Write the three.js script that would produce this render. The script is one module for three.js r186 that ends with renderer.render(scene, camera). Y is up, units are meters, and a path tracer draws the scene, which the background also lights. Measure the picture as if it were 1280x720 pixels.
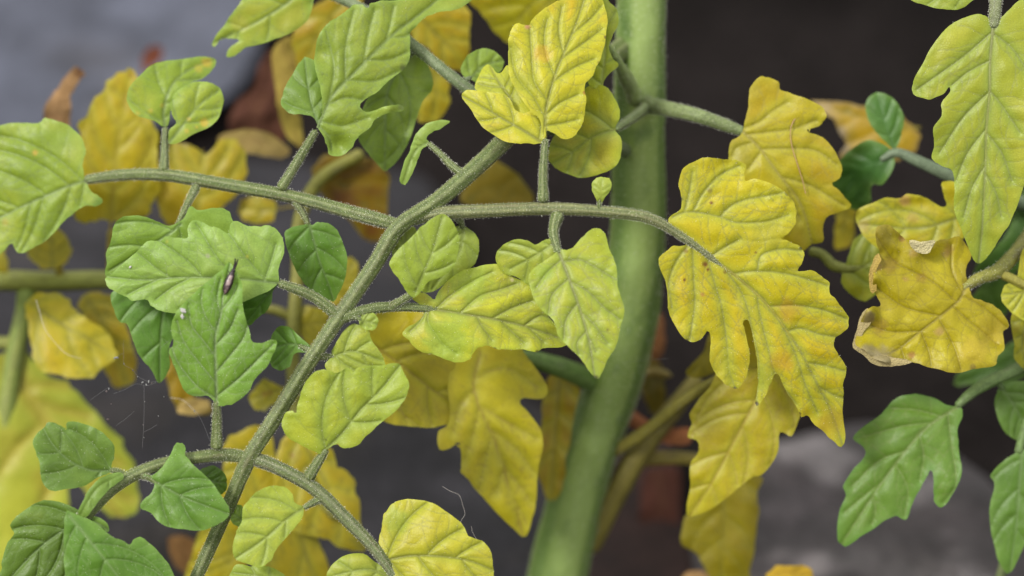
import * as THREE from 'three';
import { mergeGeometries } from 'three/addons/utils/BufferGeometryUtils.js';

// ---------------------------------------------------------------- camera, sky, sun, exposure
const scene = new THREE.Scene();
const FOCUS = 0.8, WIDTH = 0.222, PITCH = 40 * Math.PI / 180, FOCUS_HEIGHT = 0.13;
const camera = new THREE.PerspectiveCamera(2 * Math.atan(WIDTH * 9 / 16 / 2 / FOCUS) * 180 / Math.PI, 16 / 9, 0.05, 60);
const look = new THREE.Vector3(0, -Math.sin(PITCH), -Math.cos(PITCH));
const camUp = new THREE.Vector3(0, Math.cos(PITCH), -Math.sin(PITCH));
camera.position.set(0, FOCUS_HEIGHT, 0).addScaledVector(look, -FOCUS);
camera.up.copy(camUp);
camera.lookAt(0, FOCUS_HEIGHT, 0);
camera.focus = FOCUS;
camera.userData.fStop = 5.0;
camera.updateMatrixWorld();

{ // overcast sky: brighter overhead than at the horizon
  const w = 64, h = 32, data = new Float32Array(w * h * 4);
  for (let y = 0; y < h; y++) for (let x = 0; x < w; x++) {
    const el = ((y + 0.5) / h - 0.5) * Math.PI, k = 0.78 * (el > 0 ? (1 + 2 * Math.sin(el)) / 3 : 0.08);
    data.set([1.0 * k, 1.0 * k, 0.98 * k, 1], (y * w + x) * 4);
  }
  const sky = new THREE.DataTexture(data, w, h, THREE.RGBAFormat, THREE.FloatType);
  sky.mapping = THREE.EquirectangularReflectionMapping; sky.magFilter = THREE.LinearFilter; sky.needsUpdate = true;
  scene.background = sky; scene.environment = sky;
}
const sun = new THREE.DirectionalLight(new THREE.Color(1, 0.97, 0.92), 1.5);
sun.position.set(-0.85, 1.25, 0.5); sun.target.position.set(0, 0.1, 0);
sun.castShadow = true; sun.shadow.radius = 22;
Object.assign(sun.shadow.camera, { left: -0.4, right: 0.4, top: 0.4, bottom: -0.4, near: 0.1, far: 4 });
sun.shadow.mapSize.set(2048, 2048);
scene.add(sun, sun.target);

const renderer = new THREE.WebGLRenderer();
renderer.shadowMap.enabled = true;
renderer.toneMapping = THREE.LinearToneMapping;
renderer.toneMappingExposure = 3.0;

// ---------------------------------------------------------------- helpers
const V = (x, y, z) => new THREE.Vector3(x, y, z);
const PX = WIDTH / 1280;                                   // metres per unit of the drawing grid at the focus distance
const right = V(1, 0, 0);
// a place in the garden from a position on the survey grid (x across, y down) and its distance d (mm) beyond the focal plane
function at(x, y, d = 0) {
  const D = FOCUS + d / 1000, k = D / FOCUS * PX;
  return camera.position.clone().addScaledVector(look, D).addScaledVector(right, (x - 640) * k).addScaledVector(camUp, (360 - y) * k);
}
function onGround(x, y, height = 0) {
  const p = at(x, y, 0), dir = p.sub(camera.position);
  return camera.position.clone().addScaledVector(dir, (height - camera.position.y) / dir.y);
}
let seed = 7;
const rnd = () => { seed = (seed + 0x6d2b79f5) | 0; let t = Math.imul(seed ^ (seed >>> 15), 1 | seed); t = (t + Math.imul(t ^ (t >>> 7), 61 | t)) ^ t; return ((t ^ (t >>> 14)) >>> 0) / 4294967296; };
const hash = (x, y, s) => { let h = Math.imul(x, 374761393) + Math.imul(y, 668265263) + Math.imul(s, 974711) | 0; h = Math.imul(h ^ (h >>> 13), 1274126177); return ((h ^ (h >>> 16)) >>> 0) / 4294967296; };
function noise(x, y, s = 0) {
  const i = Math.floor(x), j = Math.floor(y), u = x - i, v = y - j, f = (t) => t * t * (3 - 2 * t), a = f(u), b = f(v);
  return (hash(i, j, s) * (1 - a) + hash(i + 1, j, s) * a) * (1 - b) + (hash(i, j + 1, s) * (1 - a) + hash(i + 1, j + 1, s) * a) * b;
}
const fbm = (x, y, s = 0) => (noise(x, y, s) * 4 + noise(x * 2.1, y * 2.1, s + 1) * 2 + noise(x * 4.3, y * 4.3, s + 2)) / 7;
const smooth = (a, b, x) => { const t = Math.min(1, Math.max(0, (x - a) / (b - a))); return t * t * (3 - 2 * t); };
const ALB = 0.7;                                          // from the tone in daylight to a base colour
const colCache = new Map();
function col(hex, k = ALB) {
  if (hex.isColor) return [hex.r * k, hex.g * k, hex.b * k];
  const key = hex + '_' + k;
  if (!colCache.has(key)) { const c = new THREE.Color(hex); colCache.set(key, [c.r * k, c.g * k, c.b * k]); }
  return colCache.get(key);
}
const mix = (a, b, t) => [a[0] + (b[0] - a[0]) * t, a[1] + (b[1] - a[1]) * t, a[2] + (b[2] - a[2]) * t];

function texture(n, f, srgb) {
  const data = new Uint8Array(n * n * 4);
  for (let y = 0; y < n; y++) for (let x = 0; x < n; x++) {
    const c = f(x / n, y / n), i = (y * n + x) * 4, q = Array.isArray(c) ? c : [c, c, c];
    for (let k = 0; k < 3; k++) data[i + k] = Math.max(0, Math.min(255, Math.round(q[k] * 255)));
    data[i + 3] = 255;
  }
  const t = new THREE.DataTexture(data, n, n);
  t.wrapS = t.wrapT = THREE.RepeatWrapping; t.magFilter = THREE.LinearFilter; t.minFilter = THREE.LinearMipmapLinearFilter; t.generateMipmaps = true;
  if (srgb) t.colorSpace = THREE.SRGBColorSpace;
  t.needsUpdate = true; return t;
}
const tileNoise = (u, v, n, s) => { // wraps at 1
  const x = u * n, y = v * n, i = Math.floor(x), j = Math.floor(y), f = (t) => t * t * (3 - 2 * t), a = f(x - i), b = f(y - j), m = (k) => ((k % n) + n) % n;
  return (hash(m(i), m(j), s) * (1 - a) + hash(m(i + 1), m(j), s) * a) * (1 - b) + (hash(m(i), m(j + 1), s) * (1 - a) + hash(m(i + 1), m(j + 1), s) * a) * b;
};
function cells(u, v, n, s) { // distance to the border between the cells of the leaf's finest vein net
  const x = u * n, y = v * n, i = Math.floor(x), j = Math.floor(y); let d1 = 9, d2 = 9;
  for (let dy = -1; dy <= 1; dy++) for (let dx = -1; dx <= 1; dx++) {
    const a = i + dx, b = j + dy, m = (k) => ((k % n) + n) % n, px = a + 0.9 * hash(m(a), m(b), s), py = b + 0.9 * hash(m(a), m(b), s + 5), d = Math.hypot(px - x, py - y);
    if (d < d1) { d2 = d1; d1 = d; } else if (d < d2) d2 = d;
  }
  return d2 - d1;
}
const CELL = 24;
const leafNet = texture(512, (u, v) => { const e = cells(u, v, CELL, 3); return 0.45 * smooth(0, 0.5, e) + 0.35 * tileNoise(u, v, 60, 4) + 0.2 * tileNoise(u, v, 150, 5); });
const leafGrain = texture(512, (u, v) => {
  const e = smooth(0, 0.28, cells(u, v, CELL, 3)), n = tileNoise(u, v, 40, 8), p = tileNoise(u, v, 150, 9), dot = smooth(0.9, 0.98, tileNoise(u, v, 128, 14)) * 0.12;
  const k = 0.93 + 0.03 * e + 0.05 * (n - 0.5) + 0.05 * (p - 0.5) + 0.4 * dot; return [k, k, k * (0.97 + dot)];
}, true);
const stalkBump = texture(256, (u, v) => 0.5 * tileNoise(u, v, 64, 21) + 0.3 * tileNoise(u, v, 128, 22) + 0.2 * tileNoise(u, v, 16, 23));
const stalkGrain = texture(256, (u, v) => { const k = 0.84 + 0.18 * (tileNoise(u, v, 90, 31) - 0.5) + 0.14 * (tileNoise(u, v, 24, 32) - 0.5); return [k, k, k]; }, true);

const physical = (o) => new THREE.MeshPhysicalMaterial(o);
const leafMat = physical({ name: 'leaf', vertexColors: true, map: leafGrain, bumpMap: leafNet, bumpScale: 0.000035, roughness: 0.42, specularIntensity: 0.38, transmission: 0.3, thickness: 0, side: THREE.DoubleSide });
const dryMat = physical({ name: 'dry leaf', vertexColors: true, map: leafGrain, bumpMap: leafNet, bumpScale: 0.0002, roughness: 0.85, specularIntensity: 0.3, side: THREE.DoubleSide });
const stalkMat = physical({ name: 'stalk', vertexColors: true, map: stalkGrain, bumpMap: stalkBump, bumpScale: 0.00005, roughness: 0.55, specularIntensity: 0.5 });
const stemMat = physical({ name: 'main stem', vertexColors: true, bumpMap: stalkBump, bumpScale: 0.00003, roughness: 0.5, specularIntensity: 0.5 });
const hairMat = physical({ name: 'plant hair', color: new THREE.Color(0.72, 0.72, 0.6), roughness: 0.35, transmission: 0.3, thickness: 0 });
const silkMat = physical({ name: 'silk', color: new THREE.Color(0.16, 0.16, 0.16), roughness: 0.5 });

function tag(o, label, category, group, kind) {
  if (label) o.userData.label = label;
  if (category) o.userData.category = category;
  if (group) o.userData.group = group;
  if (kind) o.userData.kind = kind;
  return o;
}
const used = new Map();
function numbered(name) { const n = used.get(name) ?? 0; used.set(name, n + 1); return n ? name + '_' + String(n).padStart(3, '0') : name; }
function shadows(m) { m.castShadow = m.receiveShadow = true; return m; }
function place(mesh, parent) { if (parent === scene) scene.add(mesh); else { parent.updateWorldMatrix(true, false); parent.attach(mesh); } return mesh; }
function base(name, p, parent = scene) { const g = new THREE.Group(); g.name = parent === scene ? numbered(name) : name; g.position.copy(p); g.updateMatrixWorld(true); place(g, parent); g.userData.hairs = undefined; delete g.userData.hairs; return g; }

// hairs are gathered while stalks and leaves are made and planted once per compound leaf
const hairBeds = new Map();
const bed = (parent) => { if (!hairBeds.has(parent)) hairBeds.set(parent, []); return hairBeds.get(parent); };

// ---------------------------------------------------------------- stalks
// pts: [x, y, depth mm, radius in grid units] ...; o: colour c, streak colour c2, flare at the first point, hairs per mm2
function stalk(parent, name, pts, o = {}) {
  const P = pts.map((p) => at(p[0], p[1], p[2])), R = pts.map((p) => p[3] * (o.thin ?? 1) * PX * (1 + p[2] / 800));
  const curve = new THREE.CatmullRomCurve3(P, false, 'centripetal'), len = curve.getLength();
  const n = Math.max(6, Math.min(260, Math.round(len / (o.step ?? 0.0005)))), m = o.sides ?? 16, s = o.seed ?? Math.floor(rnd() * 1e4);
  const pos = [], nor = [], uv = [], color = [], idx = [], c = col(o.c ?? '#7f8f57', o.k), c2 = col(o.c2 ?? '#a3a98b', o.k), c3 = col(o.c3 ?? '#6b5f60', o.k);
  const org = P[0], T = curve.getTangent(0), side = V().crossVectors(T, look).normalize(), pt = V(), q = V();
  let run = 0, prev = P[0].clone();
  const hairs = o.hairs ? bed(parent) : null;
  for (let i = 0; i <= n; i++) {
    const t = i / n, f = t * (P.length - 1), k = Math.min(P.length - 2, Math.floor(f));
    curve.getPoint(t, pt); curve.getTangent(t, T);
    run += pt.distanceTo(prev); prev.copy(pt);
    side.addScaledVector(T, -side.dot(T)).normalize();
    const bin = V().crossVectors(side, T).normalize();
    let r = R[k] + (R[k + 1] - R[k]) * smooth(0, 1, f - k);
    r *= 1 + (o.flare ?? 0) * Math.exp(-run / (r * 2.2)) + 0.05 * (noise(run / r * 0.5, 3, s) - 0.5);
    const c0 = 1 - run / (r * 0.9), c1 = 1 - Math.max(0, len - run) / (r * 0.9); // rounded ends, sunk into what carries the stalk
    if (c0 > 0) r *= Math.sqrt(Math.max(0.001, 1 - c0 * c0)); if (c1 > 0) r *= Math.sqrt(Math.max(0.001, 1 - c1 * c1));
    for (let j = 0; j <= m; j++) {
      const a = j / m * Math.PI * 2, ridge = 1 + (o.ridge ?? 0.05) * Math.cos(a * (o.ridges ?? 6) + s + 1.5 * noise(run * 40, 1, s)) + 0.05 * (noise(Math.cos(a) * 2 + 5, Math.sin(a) * 2 + run * 250, s) - 0.5);
      const nx = Math.cos(a), ny = Math.sin(a); q.copy(side).multiplyScalar(nx).addScaledVector(bin, ny);
      const p = pt.clone().addScaledVector(q, r * ridge);
      pos.push(p.x - org.x, p.y - org.y, p.z - org.z); nor.push(q.x, q.y, q.z); uv.push(run / 0.012, j / m * 6.28 * r / 0.012);
      const rg = 0.5 + 0.5 * Math.cos(a * (o.ridges ?? 6) + s + 1.5 * noise(run * 40, 1, s)), st = 0.6 * smooth(0.4, 0.75, noise(nx * 4 + 9, ny * 4 + run * (o.streak ?? 40), s + 3)) + 0.6 * rg * rg, pu = smooth(0.6, 0.85, fbm(nx * 1.5 + 4, ny * 1.5 + run * 180, s + 8)), g = 1 + (o.grain ?? 0.2) * (noise(nx * 9 + 11, ny * 9 + run * 900, s + 6) - 0.5);
      let cc = mix(mix(c, c2, 0.6 * Math.min(1, st)), c3, (o.purple ?? 0.35) * pu); if (o.pale) cc = mix(cc, col('#b4bf86'), 0.65 * (1 - smooth(0.6, 1.6, (run / R[0] - 0.9) * (run / R[0] - 0.9) * 0.5 + 0.8 * noise(nx * 2, ny * 2 + run * 400, s))));
      if (o.c4) cc = mix(cc, col(o.c4), 0.6 * smooth(0.6, 0.95, 1 - rg));
      color.push(cc[0] * g, cc[1] * g, cc[2] * g);
      if (hairs && j < m) {
        const area = 2 * Math.PI * r * len / (n * m) * 1e6, want = o.hairs * area;
        const jr = (rnd() - 0.5) * 6.28 / m, jq = q.clone().multiplyScalar(Math.cos(jr)).addScaledVector(V().crossVectors(T, q), Math.sin(jr)), jp = pt.clone().addScaledVector(jq, r * ridge * 0.98).addScaledVector(T, (rnd() - 0.5) * len / n);
        if (rnd() < want) hairs.push([jp, jq.addScaledVector(T, (rnd() - 0.5) * 0.8).addScaledVector(side, (rnd() - 0.5) * 0.5).normalize(), (0.24 + 0.5 * rnd() * rnd()) * (o.hairLength ?? 1)]);
      }
      if (i < n && j < m) { const b = i * (m + 1) + j; idx.push(b, b + 1, b + m + 1, b + 1, b + m + 2, b + m + 1); }
    }
  }
  const g = new THREE.BufferGeometry();
  g.setAttribute('position', new THREE.Float32BufferAttribute(pos, 3)); g.setAttribute('normal', new THREE.Float32BufferAttribute(nor, 3));
  g.setAttribute('uv', new THREE.Float32BufferAttribute(uv, 2)); g.setAttribute('color', new THREE.Float32BufferAttribute(color, 3)); g.setIndex(idx);
  g.computeVertexNormals();
  // close the seam of the normals
  const N = g.attributes.normal;
  for (let i = 0; i <= n; i++) { const a = i * (m + 1), b = a + m, v = V(N.getX(a) + N.getX(b), N.getY(a) + N.getY(b), N.getZ(a) + N.getZ(b)).normalize(); N.setXYZ(a, v.x, v.y, v.z); N.setXYZ(b, v.x, v.y, v.z); }
  const mesh = shadows(new THREE.Mesh(g, o.mat ?? stalkMat)); mesh.name = parent === scene ? numbered(name) : name; mesh.position.copy(org);
  return place(mesh, parent);
}

// ---------------------------------------------------------------- leaf blades
function closedCurve(pts, per) { // rounded closed outline through the points (centripetal, so that notches stay narrow)
  const out = [], n = pts.length, kn = (a, b) => Math.max(1e-6, Math.sqrt(Math.hypot(a[0] - b[0], a[1] - b[1])));
  for (let i = 0; i < n; i++) {
    const p0 = pts[(i + n - 1) % n], p1 = pts[i], p2 = pts[(i + 1) % n], p3 = pts[(i + 2) % n], t1 = kn(p0, p1), t2 = t1 + kn(p1, p2), t3 = t2 + kn(p2, p3);
    for (let k = 0; k < per; k++) {
      const t = t1 + (t2 - t1) * k / per, L = (a, b, ta, tb) => [a[0] + (b[0] - a[0]) * (t - ta) / (tb - ta), a[1] + (b[1] - a[1]) * (t - ta) / (tb - ta)];
      const a1 = L(p0, p1, 0, t1), a2 = L(p1, p2, t1, t2), a3 = L(p2, p3, t2, t3);
      out.push(L(L(a1, a2, 0, t2), L(a2, a3, t1, t3), t1, t2));
    }
  }
  return out;
}
const pairs = (a) => { const r = []; for (let i = 0; i < a.length; i += 2) r.push([a[i], a[i + 1]]); return r; };
function segDist(px, py, s) { const x = px - s[0], y = py - s[1], t = Math.max(0, Math.min(1, (x * s[2] + y * s[3]) / s[4])), dx = x - s[2] * t, dy = y - s[3] * t; return dx * dx + dy * dy; }
function segments(line) { const r = []; for (let i = 0; i + 1 < line.length; i++) { const dx = line[i + 1][0] - line[i][0], dy = line[i + 1][1] - line[i][1]; r.push([line[i][0], line[i][1], dx, dy, Math.max(1e-12, dx * dx + dy * dy), i / (line.length - 1)]); } return r; }
function along(line, step) { const r = [line[0]]; for (let i = 0; i + 1 < line.length; i++) { const a = line[i], b = line[i + 1], n = Math.max(1, Math.ceil(Math.hypot(b[0] - a[0], b[1] - a[1]) / step)); for (let k = 1; k <= n; k++) r.push([a[0] + (b[0] - a[0]) * k / n, a[1] + (b[1] - a[1]) * k / n]); } return r; }
function openCurve(pts, per) { const c = new THREE.CatmullRomCurve3(pts.map((p) => V(p[0], p[1], 0)), false, 'centripetal'); return c.getPoints(per * (pts.length - 1)).map((p) => [p.x, p.y]); }

/* One leaflet. mid: midrib from base to tip; out: outline; d: depth (mm) at base and tip; roll: turn about the midrib (degrees);
   c / c2: tissue colours, cv: vein colour; lat: side veins where they are known; sp: spots [x, y, radius, colour]. */
function leaflet(parent, o) {
  const midPx = pairs(o.mid), B = at(...midPx[0], o.d[0]), Tp = at(...midPx[midPx.length - 1], o.d[1]);
  const X = Tp.clone().sub(B), len = X.length(); X.normalize();
  const N = camera.position.clone().sub(B).normalize(); N.addScaledVector(X, -N.dot(X)).normalize();
  N.applyAxisAngle(X, (o.roll ?? 0) * Math.PI / 180);
  const Y = V().crossVectors(N, X);
  const local = (x, y) => { const dir = at(x, y, 0).sub(camera.position), t = B.clone().sub(camera.position).dot(N) / dir.dot(N), p = camera.position.clone().addScaledVector(dir, t).sub(B); return [p.dot(X), p.dot(Y)]; };
  const S = o.seed ?? Math.floor(rnd() * 1e4), far = Math.max(Math.abs(o.d[0]), Math.abs(o.d[1])), h = o.h ?? (far > 55 ? 0.0008 : far > 28 ? 0.0006 : far > 13 ? 0.00036 : 0.00024);
  let out = closedCurve(pairs(o.out).map((p) => local(...p)), 6);
  out = out.map(([a, b], i) => { const k = (o.ragged ?? (far > 38 ? 4.5 : 1)) * 0.0004; return [a + k * (0.6 * noise(i * 0.31, 1, S) + 0.4 * noise(i * 0.83, 3, S) - 0.5), b + k * (0.6 * noise(i * 0.31, 9, S) + 0.4 * noise(i * 0.83, 11, S) - 0.5)]; });
  const mid = openCurve(midPx.map((p) => local(...p)), 8);
  // grid over the blade
  let a0 = 1e9, a1 = -1e9, b0 = 1e9, b1 = -1e9; for (const [a, b] of out) { a0 = Math.min(a0, a); a1 = Math.max(a1, a); b0 = Math.min(b0, b); b1 = Math.max(b1, b); }
  a0 -= 2 * h; b0 -= 2 * h; const nx = Math.ceil((a1 - a0) / h) + 3, ny = Math.ceil((b1 - b0) / h) + 3;
  const outSeg = segments([...out, out[0]]), inside = new Uint8Array(nx * ny);
  for (let j = 0; j < ny; j++) { // scan lines
    const y = b0 + j * h, xs = []; for (const s of outSeg) { const y0 = s[1], y1 = s[1] + s[3]; if ((y0 <= y) !== (y1 <= y)) xs.push(s[0] + s[2] * (y - y0) / s[3]); }
    xs.sort((p, q) => p - q);
    for (let k = 0; k + 1 < xs.length; k += 2) for (let i = Math.max(0, Math.ceil((xs[k] - a0) / h)); i < nx && a0 + i * h <= xs[k + 1]; i++) inside[j * nx + i] = 1;
  }
  const isIn = (a, b) => { const i = Math.round((a - a0) / h), j = Math.round((b - b0) / h); return i >= 0 && j >= 0 && i < nx && j < ny && inside[j * nx + i]; };
  // veins
  const lats = [], hw = Math.max(b1, -b0), step = Math.max(0.0004, len / 120);
  if (o.lat) for (const l of o.lat) lats.push(openCurve(pairs(l).map((p) => local(...p)), 6));
  else {
    const n = Math.max(3, Math.min(6, Math.round(len / 0.0085)));
    for (const sd of [1, -1]) for (let i = 0; i < n; i++) {
      const s = Math.min(0.86, ((i + 0.05 + 0.5 * rnd()) / (n + 0.35)) * 0.95), k = Math.min(mid.length - 2, Math.floor(s * (mid.length - 1)));
      let [a, b] = mid[k], ang = Math.atan2(mid[k + 1][1] - b, mid[k + 1][0] - a) + sd * (60 - 24 * s + 14 * rnd()) * Math.PI / 180; const line = [[a, b]];
      for (let m = 0; m < 200; m++) { a += Math.cos(ang) * step; b += Math.sin(ang) * step; ang -= sd * 0.55 * step / Math.max(0.008, hw * 0.8); if (!isIn(a, b)) break; line.push([a, b]); }
      if (line.length > 4) lats.push(line.slice(0, -1));
    }
  }
  const prim = [...segments(mid)], latSeg = lats.flatMap((l) => segments(l)), near2 = (a, b, segs) => { let d = 1e9; for (const s of segs) d = Math.min(d, segDist(a, b, s)); return d; };
  const sec = [];
  if (far < 60) for (const l of lats) {
    const L = along(l, 0.0006), every = Math.max(4, Math.round(0.0034 / 0.0006));
    for (let i = 3 + Math.floor(rnd() * 3); i < L.length - 2; i += every) for (const sd of [1, -1]) {
      let [a, b] = L[i], ang = Math.atan2(L[i + 1][1] - b, L[i + 1][0] - a) + sd * (48 + 20 * rnd()) * Math.PI / 180; const line = [[a, b]];
      for (let m = 0; m < 14; m++) { a += Math.cos(ang) * 0.0005; b += Math.sin(ang) * 0.0005; ang += (rnd() - 0.5) * 0.5 - sd * 0.05; if (!isIn(a, b) || (m > 3 && near2(a, b, latSeg) < 2.5e-7)) break; line.push([a, b]); }
      if (line.length > 3) sec.push(line);
    }
  }
  const secSeg = sec.flatMap((l) => segments(l));
  const quilt = 1.05 * (o.quilt ?? 0.55) / 1000, wav = (o.wav ?? 0.9) / 1000, arch = o.arch ?? 0.04, cup = 0.55 * (o.cup ?? -0.03), fold = o.fold ?? 0, vw = Math.max(0.0016, Math.min(0.0034, len / 18));
  const midY = (a) => { let i = 0; while (i < mid.length - 2 && mid[i + 1][0] < a) i++; const p = mid[i], q = mid[i + 1], t = Math.max(0, Math.min(1, (a - p[0]) / Math.max(1e-6, q[0] - p[0]))); return p[1] + (q[1] - p[1]) * t; };
  const bumps = (o.push ?? []).map(([x, y, r, z]) => [...local(x, y), r * PX, z / 1000]);
  function relief(a, b, dm) { // height of the blade over its plane
    const s = Math.max(-0.2, Math.min(1.2, a / len)), bb = b - midY(a), t = bb / hw;
    const d0 = near2(a, b, prim), d1 = Math.min(d0, near2(a, b, latSeg)), d2 = secSeg.length ? near2(a, b, secSeg) : 1;
    let z = arch * len * 4 * s * (1 - s) + cup * hw * t * t + fold * Math.abs(bb) + (o.twist ?? 0) * bb * s;
    z += quilt * (0.72 * Math.sqrt(d1) / (Math.sqrt(d1) + vw * 0.2) + 0.35 * d1 / (d1 + vw * vw * 0.8)) + quilt * 0.13 * (Math.sqrt(d2) / (Math.sqrt(d2) + 0.0004)) + 2 * wav * (fbm(a * 90 + 3, b * 90 + 5, S) - 0.5) * smooth(0, 0.3, Math.abs(s) + Math.abs(t) * 0.5);
    z += wav * 2.3 * smooth(0.35, 1, Math.abs(t)) * (fbm(a * 190 + 1, b * 190, S + 9) - 0.5) - 0.00008 * Math.exp(-d1 / 6e-8) + 0.0004 * (o.pucker ?? 1) * smooth(0.0004, 0.002, Math.sqrt(d1)) * (noise(a * 330 + 2, b * 330, S + 21) - 0.5);
    z -= (o.rim ?? 0.14) / 1000 * Math.exp(-dm / 0.0004);
    for (const [x, y, r, dz] of bumps) z += dz * Math.exp(-((a - x) ** 2 + (b - y) ** 2) / (r * r));
    return [z, d0, d1, d2];
  }
  const C = col(o.c), C2 = col(o.c2 ?? o.c), CV = col(o.cv ?? '#8a9466'), CE = col(o.ce ?? o.c), amount = o.mix ?? 0.5, scale = o.scale ?? 95, vein = o.vein ?? 0.7;
  const spots = (o.sp ?? []).map(([x, y, r, hex, soft]) => [...local(x, y), r * PX, col(hex), soft ?? 0.6]);
  const tip = mid[mid.length - 1];
  function tint(a, b, dm, d0, d1, d2) {
    const n = fbm(a * scale + 7, b * scale + 2, S + 40), n2 = fbm(a * 420, b * 420, S + 50);
    let c = mix(C, C2, smooth(0.62 - 0.5 * amount, 0.82 - 0.3 * amount, n + 0.08 * (n2 - 0.5)) * (0.35 + 0.65 * smooth(0.0003, 0.0028, Math.sqrt(d1))));
    if (o.halo) c = mix(c, col(o.halo), 0.7 * Math.exp(-d1 / (1.5e-3 ** 2)));
    c = mix(c, CE, 0.5 * Math.exp(-dm / 0.0009));
    const s = Math.max(0, Math.min(1, a / len)), w0 = 0.0004 * (1 - 0.65 * s) * (o.vw ?? 1), w1 = 0.00017 * (o.vw ?? 1), w2 = 0.00011;
    let m = Math.max(vein * Math.exp(-d0 / (w0 * w0)), vein * 0.8 * Math.exp(-d1 / (w1 * w1)), vein * 0.6 * Math.exp(-d2 / (w2 * w2)));
    c = mix(c, CV, m);
    const g = 0.93 + 0.14 * n2; c = [c[0] * g, c[1] * g, c[2] * g];
    for (const [x, y, r, sc, soft] of spots) { const q = Math.hypot(a - x, b - y) / r + 0.7 * (fbm(a * 700, b * 700, S + 3) - 0.5); c = mix(c, sc, soft * (1 - smooth(0.35, 1.05, q))); }
    if (o.tipDark) { const q = Math.hypot(a - tip[0], b - tip[1]) / 0.0013 + 0.6 * (n2 - 0.5); c = mix(c, col('#3a2d33'), 0.8 * (1 - smooth(0.4, 1, q))); }
    return c;
  }
  // triangles: cells that touch the blade, their outer corners drawn in to the outline
  const vert = new Int32Array(nx * ny).fill(-1), pos = [], uv = [], color = [], idx = [], spotsOn = [];
  const nearest = (a, b) => { let best = 1e9, q = [a, b]; for (const s of outSeg) { const x = a - s[0], y = b - s[1], t = Math.max(0, Math.min(1, (x * s[2] + y * s[3]) / s[4])), X2 = s[0] + s[2] * t, Y2 = s[1] + s[3] * t, d = (a - X2) ** 2 + (b - Y2) ** 2; if (d < best) { best = d; q = [X2, Y2]; } } return [Math.sqrt(best), q]; };
  function vertex(i, j) {
    const k = j * nx + i; if (vert[k] >= 0) return vert[k];
    let a = a0 + i * h, b = b0 + j * h; let [dm, q] = nearest(a, b);
    if (!inside[k] || dm < 0.35 * h) { [a, b] = q; dm = 0; }
    const [z, d0, d1, d2] = relief(a, b, dm), id = pos.length / 3;
    pos.push(a, b, z); uv.push(a / 0.014, b / 0.014); color.push(...tint(a, b, dm, d0, d1, d2)); spotsOn.push(dm);
    return vert[k] = id;
  }
  for (let j = 0; j + 1 < ny; j++) for (let i = 0; i + 1 < nx; i++) {
    const k = j * nx + i, n = inside[k] + inside[k + 1] + inside[k + nx] + inside[k + nx + 1];
    if (n < 2 && !(n === 1)) continue;
    const p = vertex(i, j), q = vertex(i + 1, j), r = vertex(i + 1, j + 1), s = vertex(i, j + 1);
    if ((i + j) & 1) idx.push(p, q, r, p, r, s); else idx.push(p, q, s, q, r, s);
  }
  const blade = new THREE.BufferGeometry();
  blade.setAttribute('position', new THREE.Float32BufferAttribute(pos, 3)); blade.setAttribute('uv', new THREE.Float32BufferAttribute(uv, 2)); blade.setAttribute('color', new THREE.Float32BufferAttribute(color, 3));
  blade.setIndex(idx); blade.computeVertexNormals();
  const geos = [blade];
  // the raised midrib
  if (o.rib !== 0 && far < 60) {
    const r0 = (o.rib ?? 1.9) * PX, L = along(mid.slice(0, Math.ceil(mid.length * 0.9)), 0.0006), m = 6, rp = [], ru = [], rc = [], ri = [];
    L.forEach(([a, b], i) => {
      const t = i / (L.length - 1), r = r0 * (1 - 0.85 * t) * (1 + 0.2 * (noise(i * 0.3, 2, S) - 0.5)), z = relief(a, b, 1)[0], e = L[Math.min(i + 1, L.length - 1)], f = L[Math.max(i - 1, 0)], an = Math.atan2(e[1] - f[1], e[0] - f[0]);
      for (let j = 0; j <= m; j++) { const w = j / m * Math.PI * 2, u = Math.cos(w) * r, v = Math.sin(w) * r; rp.push(a - Math.sin(an) * u, b + Math.cos(an) * u, z + v * 0.6 - r * 0.15); ru.push(i * 0.05, j / m * 0.1); const g = 0.85 + 0.3 * noise(i * 0.5, j, S); const rk = mix(CV, C, 0.25 + 0.5 * t); rc.push(rk[0] * g, rk[1] * g, rk[2] * g); }
      if (i < L.length - 1) for (let j = 0; j < m; j++) { const q = i * (m + 1) + j; ri.push(q, q + 1, q + m + 1, q + 1, q + m + 2, q + m + 1); }
    });
    const g = new THREE.BufferGeometry(); g.setAttribute('position', new THREE.Float32BufferAttribute(rp, 3)); g.setAttribute('uv', new THREE.Float32BufferAttribute(ru, 2)); g.setAttribute('color', new THREE.Float32BufferAttribute(rc, 3)); g.setIndex(ri); g.computeVertexNormals();
    geos.push(g);
  }
  const mesh = shadows(new THREE.Mesh(geos.length > 1 ? mergeGeometries(geos) : blade, o.mat ?? leafMat));
  mesh.name = parent === scene ? numbered(o.name ?? 'leaflet') : o.name ?? 'leaflet'; if (o.label) mesh.userData.label = o.label;
  mesh.quaternion.setFromRotationMatrix(new THREE.Matrix4().makeBasis(X, Y, N)); mesh.position.copy(B);
  place(mesh, parent);
  const surface = (x, y, lift = 0) => { const [a, b] = local(x, y), z = relief(a, b, 1)[0] + lift; return B.clone().addScaledVector(X, a).addScaledVector(Y, b).addScaledVector(N, z); };
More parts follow.
